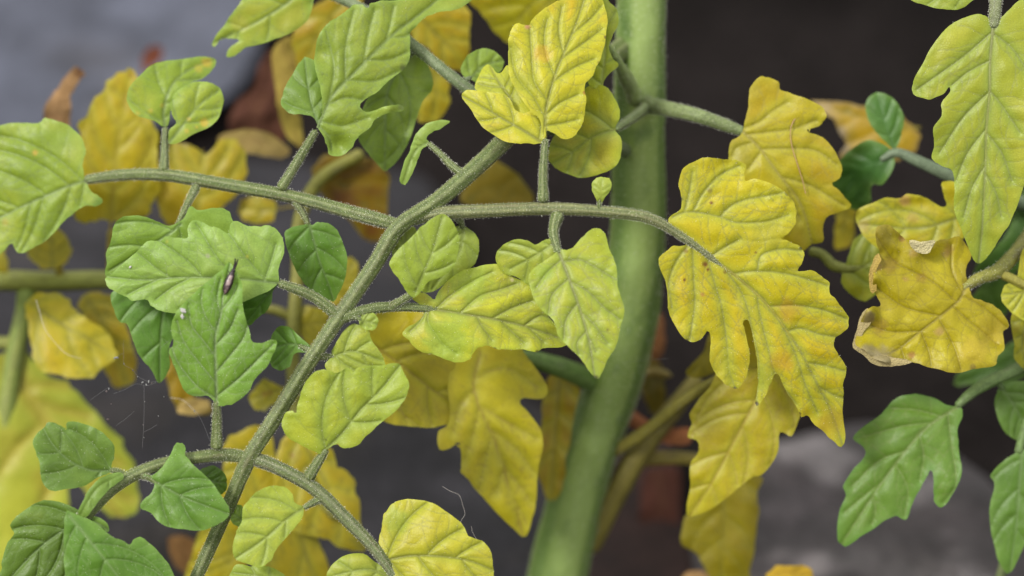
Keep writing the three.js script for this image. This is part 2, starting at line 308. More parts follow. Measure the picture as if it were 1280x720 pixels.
  if (o.hairs) { // short glandular hairs on the blade
    const bd = bed(parent), nn = blade.attributes.normal, want = 0.5 * o.hairs * h * h * 1e6;
    for (let i = 0; i < pos.length / 3; i++) if (rnd() < want) {
      const p = B.clone().addScaledVector(X, pos[i * 3]).addScaledVector(Y, pos[i * 3 + 1]).addScaledVector(N, pos[i * 3 + 2]);
      const q = V().addScaledVector(X, nn.getX(i)).addScaledVector(Y, nn.getY(i)).addScaledVector(N, nn.getZ(i)).addScaledVector(X, (rnd() - 0.5) * 0.7).addScaledVector(Y, (rnd() - 0.5) * 0.7).normalize();
      bd.push([p, q, 0.2 + 0.3 * rnd()]);
    }
  }
  return { mesh, surface, normal: N, X, Y };
}
const hairGeo = (() => { // a tapering hair with a round gland on its end, one millimetre long
  const c = new THREE.ConeGeometry(0.022, 0.75, 4, 1, true).translate(0, 0.37, 0), s = new THREE.IcosahedronGeometry(0.11, 0).translate(0, 0.5, 0);
  return mergeGeometries([c.toNonIndexed(), s]).scale(0.001, 0.001, 0.001);
})();
function plantHairs() {
  for (const [parent, list] of hairBeds) {
    const m = new THREE.InstancedMesh(hairGeo, hairMat, list.length); m.name = 'plant_hairs'; tag(m, null, null, null, 'stuff'); shadows(m);
    parent.updateWorldMatrix(true, false); const inv = parent.matrixWorld.clone().invert(), M = new THREE.Matrix4(), q = new THREE.Quaternion(), up = V(0, 1, 0);
    list.forEach(([p, n, s], i) => { q.setFromUnitVectors(up, n); M.compose(p, q, V(s, s, s)).premultiply(inv); m.setMatrixAt(i, M); });
    parent.add(m);
  }
}

// ---------------------------------------------------------------- ground
const grit = texture(512, (u, v) => { const k = 0.55 + 0.5 * (0.5 * tileNoise(u, v, 6, 61) + 0.3 * tileNoise(u, v, 20, 62) + 0.2 * tileNoise(u, v, 90, 63) - 0.5) + 0.25; return [k, k * 0.985, k * 0.97]; }, true);
const gritBump = texture(512, (u, v) => 0.5 * tileNoise(u, v, 24, 64) + 0.3 * tileNoise(u, v, 80, 65) + 0.2 * tileNoise(u, v, 200, 66));
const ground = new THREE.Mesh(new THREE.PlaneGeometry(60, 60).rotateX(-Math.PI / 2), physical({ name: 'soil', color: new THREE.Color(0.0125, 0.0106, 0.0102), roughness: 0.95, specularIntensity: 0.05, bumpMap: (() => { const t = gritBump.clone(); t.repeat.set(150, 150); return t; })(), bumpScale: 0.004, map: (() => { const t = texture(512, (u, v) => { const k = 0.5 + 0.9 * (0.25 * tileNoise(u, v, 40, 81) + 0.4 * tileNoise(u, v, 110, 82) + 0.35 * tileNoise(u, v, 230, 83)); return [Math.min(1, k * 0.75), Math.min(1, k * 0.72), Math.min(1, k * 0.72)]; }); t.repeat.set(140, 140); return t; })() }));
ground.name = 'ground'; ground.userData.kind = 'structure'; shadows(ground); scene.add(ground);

// sheets of weed cloth lie on the soil, with soft folds and wavy edges
function cloth(name, outlinePx, hex, lift, s) {
  const P = closedCurve(pairs(outlinePx).map((p) => { const g = onGround(p[0], p[1]); return [g.x, g.z]; }), 6), seg = segments([...P, P[0]]);
  let x0 = 1e9, x1 = -1e9, z0 = 1e9, z1 = -1e9; for (const [x, z] of P) { x0 = Math.min(x0, x); x1 = Math.max(x1, x); z0 = Math.min(z0, z); z1 = Math.max(z1, z); }
  const h = 0.006, nx = Math.ceil((x1 - x0) / h) + 2, nz = Math.ceil((z1 - z0) / h) + 2, vert = new Map(), pos = [], uv = [], colr = [], idx = [], c = col(hex);
  const within = (x, z) => { let k = false; for (const s of seg) { const a = s[1], b = s[1] + s[3]; if ((a <= z) !== (b <= z) && x < s[0] + s[2] * (z - a) / s[3]) k = !k; } return k; };
  const inside = (i, j) => { const k = i + ',' + j; if (!ins.has(k)) ins.set(k, within(x0 + i * h, z0 + j * h)); return ins.get(k); }, ins = new Map();
  const vtx = (i, j) => {
    const k = i + ',' + j; if (vert.has(k)) return vert.get(k);
    let x = x0 + i * h, z = z0 + j * h;
    if (!inside(i, j)) { let best = 1e9, q; for (const s of seg) { const t = Math.max(0, Math.min(1, ((x - s[0]) * s[2] + (z - s[1]) * s[3]) / s[4])), X = s[0] + s[2] * t, Z = s[1] + s[3] * t, d = (x - X) ** 2 + (z - Z) ** 2; if (d < best) { best = d; q = [X, Z]; } } [x, z] = q; }
    const y = lift + 0.010 * fbm(x * 14 + s, z * 14, s) + 0.004 * Math.abs(Math.sin(x * 30 + z * 17 + 3 * fbm(x * 10, z * 10, s + 2)));
    const g = 0.7 + 0.6 * fbm(x * 30, z * 30, s + 5), dirt = smooth(0.55, 0.75, fbm(x * 45, z * 45, s + 9));
    const cc = mix([c[0] * g, c[1] * g, c[2] * g], [0.05, 0.042, 0.036], 0.4 * dirt);
    pos.push(x, y, z); uv.push(x / 0.05, z / 0.05); colr.push(...cc); vert.set(k, pos.length / 3 - 1); return pos.length / 3 - 1;
  };
  for (let j = 0; j < nz; j++) for (let i = 0; i < nx; i++) if (inside(i, j) + inside(i + 1, j) + inside(i, j + 1) + inside(i + 1, j + 1) > 0) { const a = vtx(i, j), b = vtx(i + 1, j), d = vtx(i + 1, j + 1), e = vtx(i, j + 1); idx.push(a, e, b, b, e, d); }
  const g = new THREE.BufferGeometry(); g.setAttribute('position', new THREE.Float32BufferAttribute(pos, 3)); g.setAttribute('uv', new THREE.Float32BufferAttribute(uv, 2)); g.setAttribute('color', new THREE.Float32BufferAttribute(colr, 3)); g.setIndex(idx); g.computeVertexNormals();
  const m = shadows(new THREE.Mesh(g, physical({ name: 'weed cloth', vertexColors: true, map: grit, bumpMap: gritBump, bumpScale: 0.0006, roughness: 0.8, specularIntensity: 0.4, side: THREE.DoubleSide })));
  m.name = numbered(name); m.userData.kind = 'structure'; scene.add(m); return m;
}
cloth('ground_cloth', [-260, -150, 60, -170, 330, -120, 318, 40, 325, 110, 285, 175, 200, 200, 120, 205, 60, 230, -40, 250, -300, 260], '#656a7b', 0.006, 3);
cloth('ground_cloth', [-300, 300, 40, 235, 150, 250, 330, 240, 520, 260, 560, 330, 600, 500, 700, 560, 730, 680, 700, 860, 500, 900, 100, 900, -300, 860], '#343339', 0.003, 5);
cloth('ground_cloth', [770, 600, 830, 590, 850, 680, 860, 860, 740, 860, 745, 690], '#33211e', 0.004, 8);

{ // the stone at the lower right: a low rounded slab
  const n = 90, pos = [], colr = [], uv = [], idx = [], c = onGround(1095, 765), rx = 0.047, rz = 0.058, ct = Math.cos(-0.3), st = Math.sin(-0.3);
  for (let j = 0; j <= n / 2; j++) for (let i = 0; i <= n; i++) {
    const a = i / n * Math.PI * 2, p = j / (n / 2) * Math.PI / 2, lump = 1 + 0.16 * (fbm(Math.cos(a) * 2 + 5, Math.sin(a) * 2 + j * 0.05 + 5, 71) - 0.5), k = Math.pow(Math.cos(p), 0.55) * lump;
    const x = Math.cos(a) * k * rx, z = Math.sin(a) * k * rz, y = 0.022 * Math.pow(Math.sin(p), 0.7) + 0.006 * (fbm(x * 60 + 4, z * 60 + 4, 72) - 0.5) * Math.sin(p);
    pos.push(x * ct - z * st, y, x * st + z * ct); uv.push(x / 0.06, z / 0.06);
    const g = 0.55 + 0.75 * fbm(x * 70 + 9, z * 70 + 9, 73), q = smooth(0.55, 0.75, fbm(x * 60 + 2, z * 60 + 8, 74)), b = col('#928c90'), d = col('#544d51'), e = mix(b, d, 1 - q); colr.push(e[0] * g, e[1] * g, e[2] * g);
    if (j < n / 2 && i < n) { const q2 = j * (n + 1) + i; idx.push(q2, q2 + n + 1, q2 + 1, q2 + 1, q2 + n + 1, q2 + n + 2); }
  }
  const g = new THREE.BufferGeometry(); g.setAttribute('position', new THREE.Float32BufferAttribute(pos, 3)); g.setAttribute('uv', new THREE.Float32BufferAttribute(uv, 2)); g.setAttribute('color', new THREE.Float32BufferAttribute(colr, 3)); g.setIndex(idx); g.computeVertexNormals();
  const m = shadows(new THREE.Mesh(g, physical({ name: 'stone', vertexColors: true, map: grit, bumpMap: gritBump, bumpScale: 0.001, roughness: 0.9, side: THREE.DoubleSide })));
  m.name = 'stone'; m.position.copy(c); scene.add(tag(m, 'mottled grey rounded stone on the dark ground below the green leaflets', 'stone'));
}

// ---------------------------------------------------------------- colours of leaf tissue
const GREEN = { c: '#8cac4a', c2: '#9db854', cv: '#7d9060', ce: '#98b960', tissue: 1 };
const DEEP = { c: '#789e42', c2: '#88ac4c', cv: '#78905a', ce: '#86aa56', tissue: 1 };
const LIME = { c: '#9fb23e', c2: '#b2ba46', cv: '#8c9a54', ce: '#9cb34b', halo: '#98ac4a', tissue: 1 };
const YELLOW = { c: '#cac035', c2: '#d2bc34', cv: '#85884a', vein: 0.8, ce: '#bdbf42', halo: '#aeb63e', tissue: 1 };
const GOLD = { c: '#c2b430', c2: '#bda62b', cv: '#8a843a', vein: 0.8, ce: '#b4ac38', halo: '#b8b43a', tissue: 1, gain: 1.05 };
const OLIVE = { c: '#a09834', c2: '#96862e', cv: '#807d38', ce: '#8d8334', tissue: 1, gain: 1.05 };
// leaf tones as read from the photograph, brought to the tissue's own colour: greens a little lighter, yellows a little greener
function tissue(hex) { const c = new THREE.Color(hex); if (c.g > c.r) return c.setRGB(c.r * 1.14, c.g * 1.0, c.b * 0.6); return c.setRGB(c.r * 1.04, c.g * 1.12, c.b * 0.28); }
const mod = (s, o) => { const r = { ...s, ...o }; if (s.tissue) for (const k of ['c', 'c2']) if (o[k] || s.gain) r[k] = (o[k] ? tissue(o[k]) : new THREE.Color(s[k])).multiplyScalar(s.gain ?? 1); if (s.tissue && o.c && !o.c2) r.c2 = r.c.clone().lerp(new THREE.Color(s.c2), 0.35); return r; };

// ---------------------------------------------------------------- the tomato plant in front
const foot = onGround(640, 905);
const plant = base('tomato_plant', foot);
tag(plant, 'tomato plant in front with thick green stem and leaves yellowing towards the middle', 'tomato plant');
stalk(plant, 'main_stem', [[803, -130, 30, 31], [802, -20, 32, 31], [801, 60, 34, 31], [799, 150, 37, 32.5], [797, 300, 41, 34], [787, 400, 44, 35], [770, 470, 47, 35], [751, 525, 50, 34], [726, 600, 53, 34.5], [697, 720, 58, 36], [670, 830, 66, 38], [650, 910, 80, 42], [636, 960, 96, 48]],
  { c: '#6e8440', c2: '#95a862', c3: '#566d38', c4: '#506a31', purple: 0.8, hairs: 3, hairLength: 1.6, ridge: 0.03, ridges: 3, sides: 36, step: 0.001, streak: 6, grain: 0.16, mat: stemMat });

// the front compound leaf
const fl = base('compound_leaf', at(790, 60, 20), plant);
const ST = { c: '#6b793f', c2: '#969d6c', c3: '#6a5c48', c4: '#55692f', hairs: 16, grain: 0.4, ridge: 0.07, sides: 24, purple: 0.5, thin: 0.82 };
stalk(fl, 'leaf_stalk', [[796, 46, 36, 17], [720, 105, 19, 15], [650, 158, 8, 14], [600, 205, 4, 13.5], [545, 252, 1, 13], [497, 285, 0, 12.5], [470, 328, 0, 12], [426, 393, 0, 12], [385, 455, 0, 12], [345, 520, 0, 12], [312, 572, 0, 12], [290, 622, 1, 11], [268, 672, 2, 10.5], [243, 728, 3, 10], [220, 790, 5, 10]], ST);
stalk(fl, 'leaf_stalk', [[505, 283, 0.5, 8.5], [470, 274, 1, 10.5], [440, 266, 2, 10], [370, 247, 6, 9.5], [282, 231, 10, 9.5], [205, 219, 14, 9], [150, 219, 17, 8], [105, 225, 18, 6.5]], ST);
stalk(fl, 'leaf_stalk', [[512, 276, 1, 8.5], [545, 267, 0.5, 10], [600, 264, -1, 10], [680, 261, -2, 9.5], [760, 265, -3, 8.5], [812, 273, -3, 8], [850, 294, -2.8, 6.5], [880, 315, -2.2, 4.6], [908, 337, -1.2, 3.2], [935, 358, 0.2, 2]], mod(ST, { c: '#7c7d50', pale: 1 }));
stalk(fl, 'leaf_stalk', [[420, 400, 0, 8.5], [470, 385, -1, 7.5], [530, 385, -1, 6], [560, 389, -0.6, 4]], ST);
stalk(fl, 'leaf_stalk', [[424, 396, 0, 9], [392, 371, -1, 8], [347, 353, -2, 6.5]], ST);
stalk(fl, 'leaf_stalk', [[318, 574, 0.5, 8], [290, 569, 0, 10], [260, 570, -2, 9.5], [192, 583, -4, 9], [145, 607, -5, 10], [108, 642, -6, 11], [88, 662, -6, 7]], ST);
stalk(fl, 'leaf_stalk', [[303, 571, 0.8, 7.5], [328, 577, 0, 10.5], [350, 586, -2, 10], [392, 610, -3, 10], [434, 650, -4, 9.5], [470, 688, -5, 8.5], [492, 718, -5, 7], [510, 750, -5, 5]], mod(ST, { c2: '#94937a', pale: 1 }));
// short stalks of the leaflets
const PET = mod(ST, { flare: 0.2, hairs: 11 });
stalk(fl, 'leaf_stalk', [[350, 238, 6, 7.5], [372, 202, 6, 7], [396, 162, 5, 5.5]], PET);
stalk(fl, 'leaf_stalk', [[205, 216, 14, 7], [206, 185, 15, 5.5], [207, 158, 15.5, 4.5]], PET);
stalk(fl, 'leaf_stalk', [[246, 232, 11, 6], [236, 252, 7, 5.5], [222, 282, 3, 4]], PET);
stalk(fl, 'leaf_stalk', [[368, 250, 6, 5.5], [378, 265, 5.5, 5], [386, 282, 5, 3.5]], PET);
stalk(fl, 'leaf_stalk', [[679, 254, -2, 7.5], [679, 215, -2, 6.5], [682, 172, -1, 5]], PET);
stalk(fl, 'leaf_stalk', [[698, 266, -3, 8], [692, 290, -6, 7], [699, 318, -8, 5]], mod(PET, { flare: 0.4 }));
stalk(fl, 'leaf_stalk', [[750, 264, -3, 4], [749, 254, -4, 3], [751, 246, -4, 2]], PET);
stalk(fl, 'leaf_stalk', [[560, 268, 2, 6], [574, 274, 5, 5], [579, 286, 6, 3.5]], PET);
stalk(fl, 'leaf_stalk', [[488, 384, -1, 6.5], [505, 374, -3, 5.5], [521, 364, -5, 4]], PET);
stalk(fl, 'leaf_stalk', [[271, 563, -2, 8], [271, 530, -3, 7], [271, 500, -5, 5.5]], PET);
stalk(fl, 'leaf_stalk', [[384, 600, -3, 8], [396, 580, -4, 7], [409, 560, -5, 5]], PET);
stalk(fl, 'leaf_stalk', [[405, 622, -3, 6], [392, 628, -4, 5], [378, 636, -5, 3.5]], PET);
stalk(fl, 'leaf_stalk', [[396, 444, 0, 6], [408, 446, 1, 5], [420, 446, 1.5, 3.5]], PET);
stalk(fl, 'leaf_stalk', [[392, 442, 0, 4.5], [384, 437, 1, 3.5], [372, 431, 2, 2.5]], PET);
stalk(fl, 'leaf_stalk', [[432, 398, 0, 5], [442, 396, -1, 4], [452, 400, -2, 2.5]], PET);
stalk(fl, 'leaf_stalk', [[176, 594, -4, 5.5], [186, 597, -6, 4.5], [200, 606, -7, 3]], PET);
stalk(fl, 'leaf_stalk', [[160, 598, -4, 6], [148, 590, -4, 5], [136, 587, -4, 3.5]], PET);
stalk(fl, 'leaf_stalk', [[584, 221, 2, 6], [566, 208, 3, 5.5], [550, 192, 5, 4.5], [534, 178, 6, 3.5]], PET);

// upper green leaflet
leaflet(fl, mod(GREEN, { c: '#82a045', c2: '#93ab50', lat: [[410, 128, 416, 85, 406, 40], [430, 104, 430, 60, 440, 16], [452, 80, 458, 45, 466, 15], [480, 54, 486, 30, 490, 10], [432, 102, 466, 104, 495, 92], [455, 78, 482, 78, 507, 68], [408, 132, 430, 124, 452, 127], [400, 152, 428, 158, 460, 148], [399, 158, 412, 172, 416, 188], [485, 50, 505, 48, 515, 40]], mid: [397, 160, 415, 120, 438, 96, 464, 70, 491, 44, 511, 29, 553, -5, 592, -42], d: [5, 14], hairs: 0.35, arch: 0.06, quilt: 1.0, cup: -0.12, push: [[378, 110, 14, 1.6], [398, 70, 12, -1.5], [425, 180, 12, -2], [480, 137, 14, 2]], tipDark: 0,
  out: [398, 160, 401, 148, 402, 132, 399, 112, 395, 96, 392, 82, 393, 64, 398, 43, 411, 29, 418, 26, 430, 16, 443, 8, 451, 10, 457, 14, 460, 8, 473, 4, 497, 2, 515, -8, 540, -28, 592, -42, 600, -20, 590, 0, 570, 14, 550, 17, 533, 22, 520, 33, 511, 45, 510, 63, 508, 78, 502, 90, 487, 100, 472, 115, 453, 127, 448, 134, 456, 141, 478, 137, 500, 134, 502, 139, 482, 145, 466, 152, 460, 162, 448, 171, 437, 187, 423, 195, 412, 193, 408, 180, 403, 168],
  sp: [[502, 88, 7, '#4a4a3a', 0.7], [499, 136, 7, '#4a4a3a', 0.5], [402, 95, 2, '#3d3a28']] }));
leaflet(fl, mod(DEEP, { c: '#6c9140', c2: '#7a9c48', rib: 1.2, mid: [398, 156, 388, 125, 381, 74], d: [6, 10], cup: -0.14, hairs: 0.3, out: [400, 160, 392, 147, 380, 145, 362, 142, 352, 132, 354, 118, 364, 98, 374, 80, 382, 71, 391, 76, 400, 92, 408, 120, 408, 150] }));
// pair of leaflets with yellow flecks
leaflet(fl, mod(GREEN, { c: '#86a63e', c2: '#9aae44', mix: 0.5, mid: [206, 158, 204, 138, 214, 108, 240, 86, 270, 75], d: [15.5, 20], out: [206, 159, 196, 153, 185, 149, 168, 142, 159, 126, 162, 110, 178, 92, 192, 81, 208, 77, 235, 74, 255, 71, 270, 74, 268, 84, 260, 94, 250, 100, 238, 104, 228, 112, 218, 122, 213, 140, 210, 156],
  sp: [[258, 80, 9, '#c9ab40', 0.7], [248, 86, 7, '#bfae40', 0.6], [172, 142, 4, '#c4b048'], [202, 133, 4, '#c0b048'], [188, 139, 5, '#cdb545', 0.5]] }));
leaflet(fl, mod(GREEN, { c: '#8cab42', c2: '#a3b74c', mid: [211, 179, 228, 157, 246, 134, 274, 113], d: [14, 15], arch: 0.08, out: [211, 180, 222, 179, 238, 170, 262, 158, 275, 145, 279, 122, 274, 109, 262, 103, 246, 102, 232, 107, 218, 118, 213, 132, 216, 145, 220, 153, 212, 163],
  sp: [[255, 154, 7, '#d0b440', 0.8], [236, 149, 4, '#cdb648'], [233, 164, 3, '#d0b848'], [246, 159, 3, '#d4ba40']] }));
// large leaflet at the left edge
leaflet(fl, mod(GREEN, { c: '#84a440', c2: '#97b04b', mid: [106, 226, 88, 232, 60, 244, 30, 258, 0, 272, -110, 310], d: [18, 26], quilt: 0.8, cup: -0.18, roll: 4,
  out: [107, 226, 105, 214, 104, 202, 107, 187, 101, 172, 86, 158, 70, 151, 55, 148, 49, 154, 31, 154, 12, 154, -10, 160, -60, 170, -110, 220, -140, 290, -90, 350, -30, 345, -3, 325, 9, 313, 18, 303, 21, 309, 27, 315, 40, 312, 55, 303, 70, 290, 82, 276, 92, 267, 108, 257, 121, 258, 128, 253, 125, 246, 116, 240, 110, 232],
  sp: [[46, 191, 5, '#cba844', 0.8], [10, 278, 6, '#b9a03c', 0.5], [124, 253, 10, '#587a34', 0.5]] }));
// wide leaflet, the one behind it and the one below
leaflet(fl, mod(DEEP, { c: '#7aa24b', c2: '#8ab25c', mid: [226, 280, 214, 290, 175, 315, 137, 338], d: [3, 6], hairs: 0.3, roll: -4, out: [228, 274, 212, 282, 200, 278, 187, 272, 170, 268, 153, 271, 143, 282, 140, 299, 133, 315, 134, 328, 132, 343, 150, 356, 190, 352, 245, 342, 292, 305, 290, 273, 282, 262, 267, 260, 248, 263, 238, 258] }));
leaflet(fl, mod(DEEP, { c: '#5f9145', c2: '#6f9d50', mid: [214, 345, 206, 378, 201, 420, 200, 478], d: [9, 12], out: [214, 340, 180, 350, 148, 360, 139, 368, 143, 387, 149, 401, 158, 404, 162, 412, 168, 431, 177, 447, 188, 460, 200, 479, 207, 469, 213, 455, 211, 433, 218, 419, 235, 400, 240, 370, 232, 350] }));
leaflet(fl, mod(DEEP, { c: '#4f8038', c2: '#5e8c44', mid: [345, 356, 332, 372, 308, 402], d: [3, 7], vein: 0.25, out: [346, 354, 320, 350, 300, 358, 297, 380, 303, 398, 311, 406, 322, 398, 332, 390, 339, 380, 341, 364] }));
const wide = leaflet(fl, mod(GREEN, { mid: [347, 354, 315, 350, 266, 347, 221, 347, 179, 350, 134, 346], d: [-2, 1], hairs: 0.5, quilt: 0.85, cup: -0.08, arch: 0.03,
  lat: [[334, 352, 315, 330, 300, 310, 285, 290], [300, 349, 275, 325, 262, 305, 246, 280], [255, 347, 240, 330, 222, 316, 200, 302], [214, 347, 196, 335, 182, 324, 172, 316], [330, 353, 338, 330, 345, 305], [240, 347, 215, 360, 195, 375], [285, 348, 255, 372, 225, 386], [200, 349, 180, 358, 160, 368]],
  out: [348, 353, 348, 337, 355, 316, 354, 301, 349, 290, 338, 282, 324, 283, 310, 282, 293, 276, 288, 283, 286, 292, 277, 286, 263, 282, 249, 276, 242, 275, 236, 284, 235, 297, 221, 297, 207, 296, 202, 301, 185, 302, 174, 312, 160, 326, 138, 343, 132, 347, 134, 357, 143, 364, 157, 370, 166, 376, 185, 375, 190, 382, 204, 389, 221, 392, 245, 392, 275, 385, 304, 378, 318, 372, 338, 362],
  sp: [[262, 320, 4, '#b9b3a0', 0.5], [310, 321, 3, '#b7b850', 0.7], [210, 302, 3, '#b7b850', 0.6]] }));
const insectLeaf = leaflet(fl, mod(DEEP, { c: '#72a24a', c2: '#86b25c', cv: '#9aa984', mid: [271, 502, 270, 463, 270, 416, 277, 390, 279, 370, 288, 329], d: [-5, -9], hairs: 1.1, quilt: 0.8, fold: 0.12, cup: -0.1,
  lat: [[270, 498, 245, 480, 222, 450, 215, 432], [270, 478, 248, 450, 230, 425, 222, 400], [270, 445, 255, 425, 240, 405, 236, 380], [271, 415, 258, 395, 252, 375, 254, 360], [276, 392, 272, 370, 276, 348], [271, 495, 300, 470, 325, 445, 342, 428], [270, 465, 290, 440, 305, 420, 310, 405], [270, 430, 287, 410, 298, 385], [278, 385, 290, 370, 296, 355]],
  out: [271, 507, 266, 499, 260, 494, 249, 494, 238, 492, 229, 483, 221, 463, 214, 447, 212, 434, 216, 431, 216, 422, 214, 408, 217, 396, 224, 384, 232, 375, 249, 359, 263, 348, 277, 337, 286, 328, 290, 331, 297, 342, 302, 352, 303, 366, 304, 379, 307, 396, 313, 416, 317, 426, 327, 426, 338, 422, 345, 423, 346, 430, 341, 441, 332, 458, 321, 469, 310, 488, 299, 499, 290, 504, 280, 506] }));
leaflet(fl, mod(DEEP, { c: '#5f9040', mid: [388, 436, 368, 430, 344, 434], d: [2, 6], arch: 0.1, out: [389, 434, 379, 422, 368, 411, 357, 407, 346, 412, 338, 424, 334, 440, 338, 456, 349, 462, 360, 462, 367, 456, 368, 447, 374, 441, 384, 440] }));
leaflet(fl, mod(DEEP, { c: '#5b8a3b', c2: '#6b9a45', mid: [386, 279, 391, 295, 398, 322, 410, 353, 417, 374], d: [5, 9], fold: 0.1, hairs: 0.6, out: [385, 279, 380, 280, 368, 282, 357, 288, 357, 302, 363, 323, 373, 343, 387, 360, 403, 371, 417, 376, 425, 363, 432, 340, 433, 320, 428, 300, 420, 285, 408, 277, 397, 277, 390, 281] }));
leaflet(fl, mod(LIME, { c: '#9ab647', mid: [450, 402, 460, 402, 472, 406], d: [-2, -2], rib: 1, out: [449, 399, 454, 392, 463, 390, 472, 396, 473, 404, 467, 412, 458, 412, 450, 406] }));
leaflet(fl, mod(LIME, { c: '#a8bd50', c2: '#b6c65c', hairs: 0.6, mid: [416, 446, 440, 439, 478, 451], d: [1, 1], quilt: 0.7, out: [413, 446, 415, 437, 422, 426, 431, 412, 443, 405, 452, 408, 462, 414, 465, 426, 472, 435, 480, 449, 480, 460, 440, 472, 418, 470, 406, 458] }));
leaflet(fl, mod(LIME, { c: '#98b341', c2: '#a9bd4b', hairs: 0.9, mid: [405, 564, 428, 541, 452, 511, 477, 486, 500, 457], d: [-5, -8], quilt: 0.75, fold: 0.1, cup: -0.1,
  out: [404, 568, 394, 565, 382, 559, 367, 551, 356, 541, 353, 527, 359, 514, 367, 513, 371, 517, 373, 502, 380, 484, 391, 466, 406, 460, 422, 464, 437, 458, 442, 464, 449, 458, 474, 456, 499, 455, 504, 463, 512, 478, 510, 493, 498, 511, 477, 527, 461, 542, 446, 556, 431, 559, 421, 555, 411, 561], sp: [[423, 556, 3, '#8a4a2c', 0.9], [408, 549, 2, '#4a4a25'], [473, 477, 4, '#6c8034', 0.3]] }));
// leaflets beside the fork
leaflet(fl, mod(LIME, { mid: [579, 284, 575, 312, 540, 362], d: [6, 8], hairs: 0.4, out: [572, 283, 587, 286, 597, 297, 599, 313, 593, 330, 580, 341, 563, 351, 540, 365, 526, 364, 530, 330, 550, 295] }));
leaflet(fl, mod(LIME, { mid: [508, 335, 506, 310, 508, 283], d: [2, 4], out: [508, 338, 496, 338, 490, 322, 491, 302, 498, 288, 508, 281, 518, 285, 524, 302, 518, 330] }));
leaflet(fl, mod(LIME, { c: '#93b142', c2: '#a3ba4a', hairs: 0.8, mid: [520, 364, 530, 340, 543, 307, 553, 271], d: [-5, -8], cup: -0.16, quilt: 0.6, out: [518, 371, 511, 367, 505, 359, 500, 350, 490, 337, 487, 327, 493, 316, 503, 307, 517, 293, 530, 280, 543, 271, 554, 267, 563, 273, 572, 288, 574, 307, 570, 327, 562, 338, 547, 347, 534, 352, 528, 361] }));
leaflet(fl, mod(LIME, { c: '#bcc249', c2: '#d0cc50', mix: 0.7, cv: '#86865a', hairs: 0.8, mid: [532, 385, 577, 392, 613, 398, 653, 407, 704, 424], d: [-1, 0], quilt: 0.8, cup: -0.1, tipDark: 0,
  lat: [[545, 386, 562, 370, 590, 352, 615, 340], [575, 391, 600, 370, 625, 362, 645, 355], [615, 398, 640, 385, 665, 376], [655, 407, 675, 395, 690, 398], [536, 386, 535, 402, 545, 418, 556, 432, 570, 442], [595, 395, 605, 412, 615, 425], [625, 400, 640, 415, 655, 428], [660, 409, 672, 420, 680, 428], [533, 388, 525, 402, 512, 415]],
  out: [529, 384, 518, 376, 513, 371, 527, 366, 538, 371, 542, 376, 547, 365, 560, 350, 580, 338, 603, 332, 623, 330, 627, 338, 640, 345, 657, 353, 670, 367, 685, 395, 700, 412, 709, 430, 693, 435, 678, 435, 670, 440, 653, 437, 627, 437, 620, 436, 610, 432, 600, 433, 592, 440, 588, 448, 577, 453, 560, 450, 543, 443, 527, 440, 513, 428, 503, 417, 506, 412, 520, 403, 529, 394],
  sp: [[560, 425, 42, '#9fb844', 0.75], [590, 350, 34, '#a3bb42', 0.7], [545, 370, 12, '#a3b94a', 0.6], [640, 350, 4, '#f0e0b0', 0.7], [618, 436, 3, '#4b4330', 0.8], [671, 440, 3, '#4b4330', 0.8], [538, 444, 4, '#4a4a30', 0.6]] }));
leaflet(fl, mod(LIME, { c: '#acbb49', mid: [694, 303, 668, 320, 638, 336], d: [-7, -3], hairs: 0.6, out: [695, 306, 687, 298, 680, 300, 670, 305, 660, 300, 643, 299, 627, 308, 619, 321, 622, 332, 630, 341, 647, 347, 660, 356, 685, 362, 702, 340, 702, 318] }));
leaflet(fl, mod(LIME, { c: '#9fb23a', c2: '#b0be46', cv: '#89886a', hairs: 0.8, label: 'pointed lime green leaflet with a dark tip hanging before the stem', mid: [699, 316, 713, 353, 727, 393, 737, 430, 744, 473], d: [-8, -12], quilt: 0.8, fold: -0.05, tipDark: 1,
  lat: [[703, 328, 725, 325, 745, 335, 770, 350], [712, 352, 735, 365, 755, 385, 775, 400], [725, 390, 742, 405, 760, 430], [734, 418, 745, 440], [702, 325, 685, 340, 670, 360], [710, 350, 690, 370, 686, 392], [722, 380, 708, 400, 705, 425], [733, 415, 722, 430, 724, 443]],
  out: [698, 312, 710, 312, 719, 307, 727, 297, 740, 286, 750, 285, 757, 293, 763, 313, 770, 333, 773, 363, 780, 383, 780, 397, 775, 408, 773, 427, 760, 450, 747, 474, 740, 468, 727, 450, 713, 437, 697, 418, 692, 402, 685, 395, 673, 383, 665, 367, 661, 353, 663, 342, 680, 327, 692, 319], sp: [[760, 413, 2, '#6a5a40'], [680, 340, 16, '#93b03c', 0.5]] }));
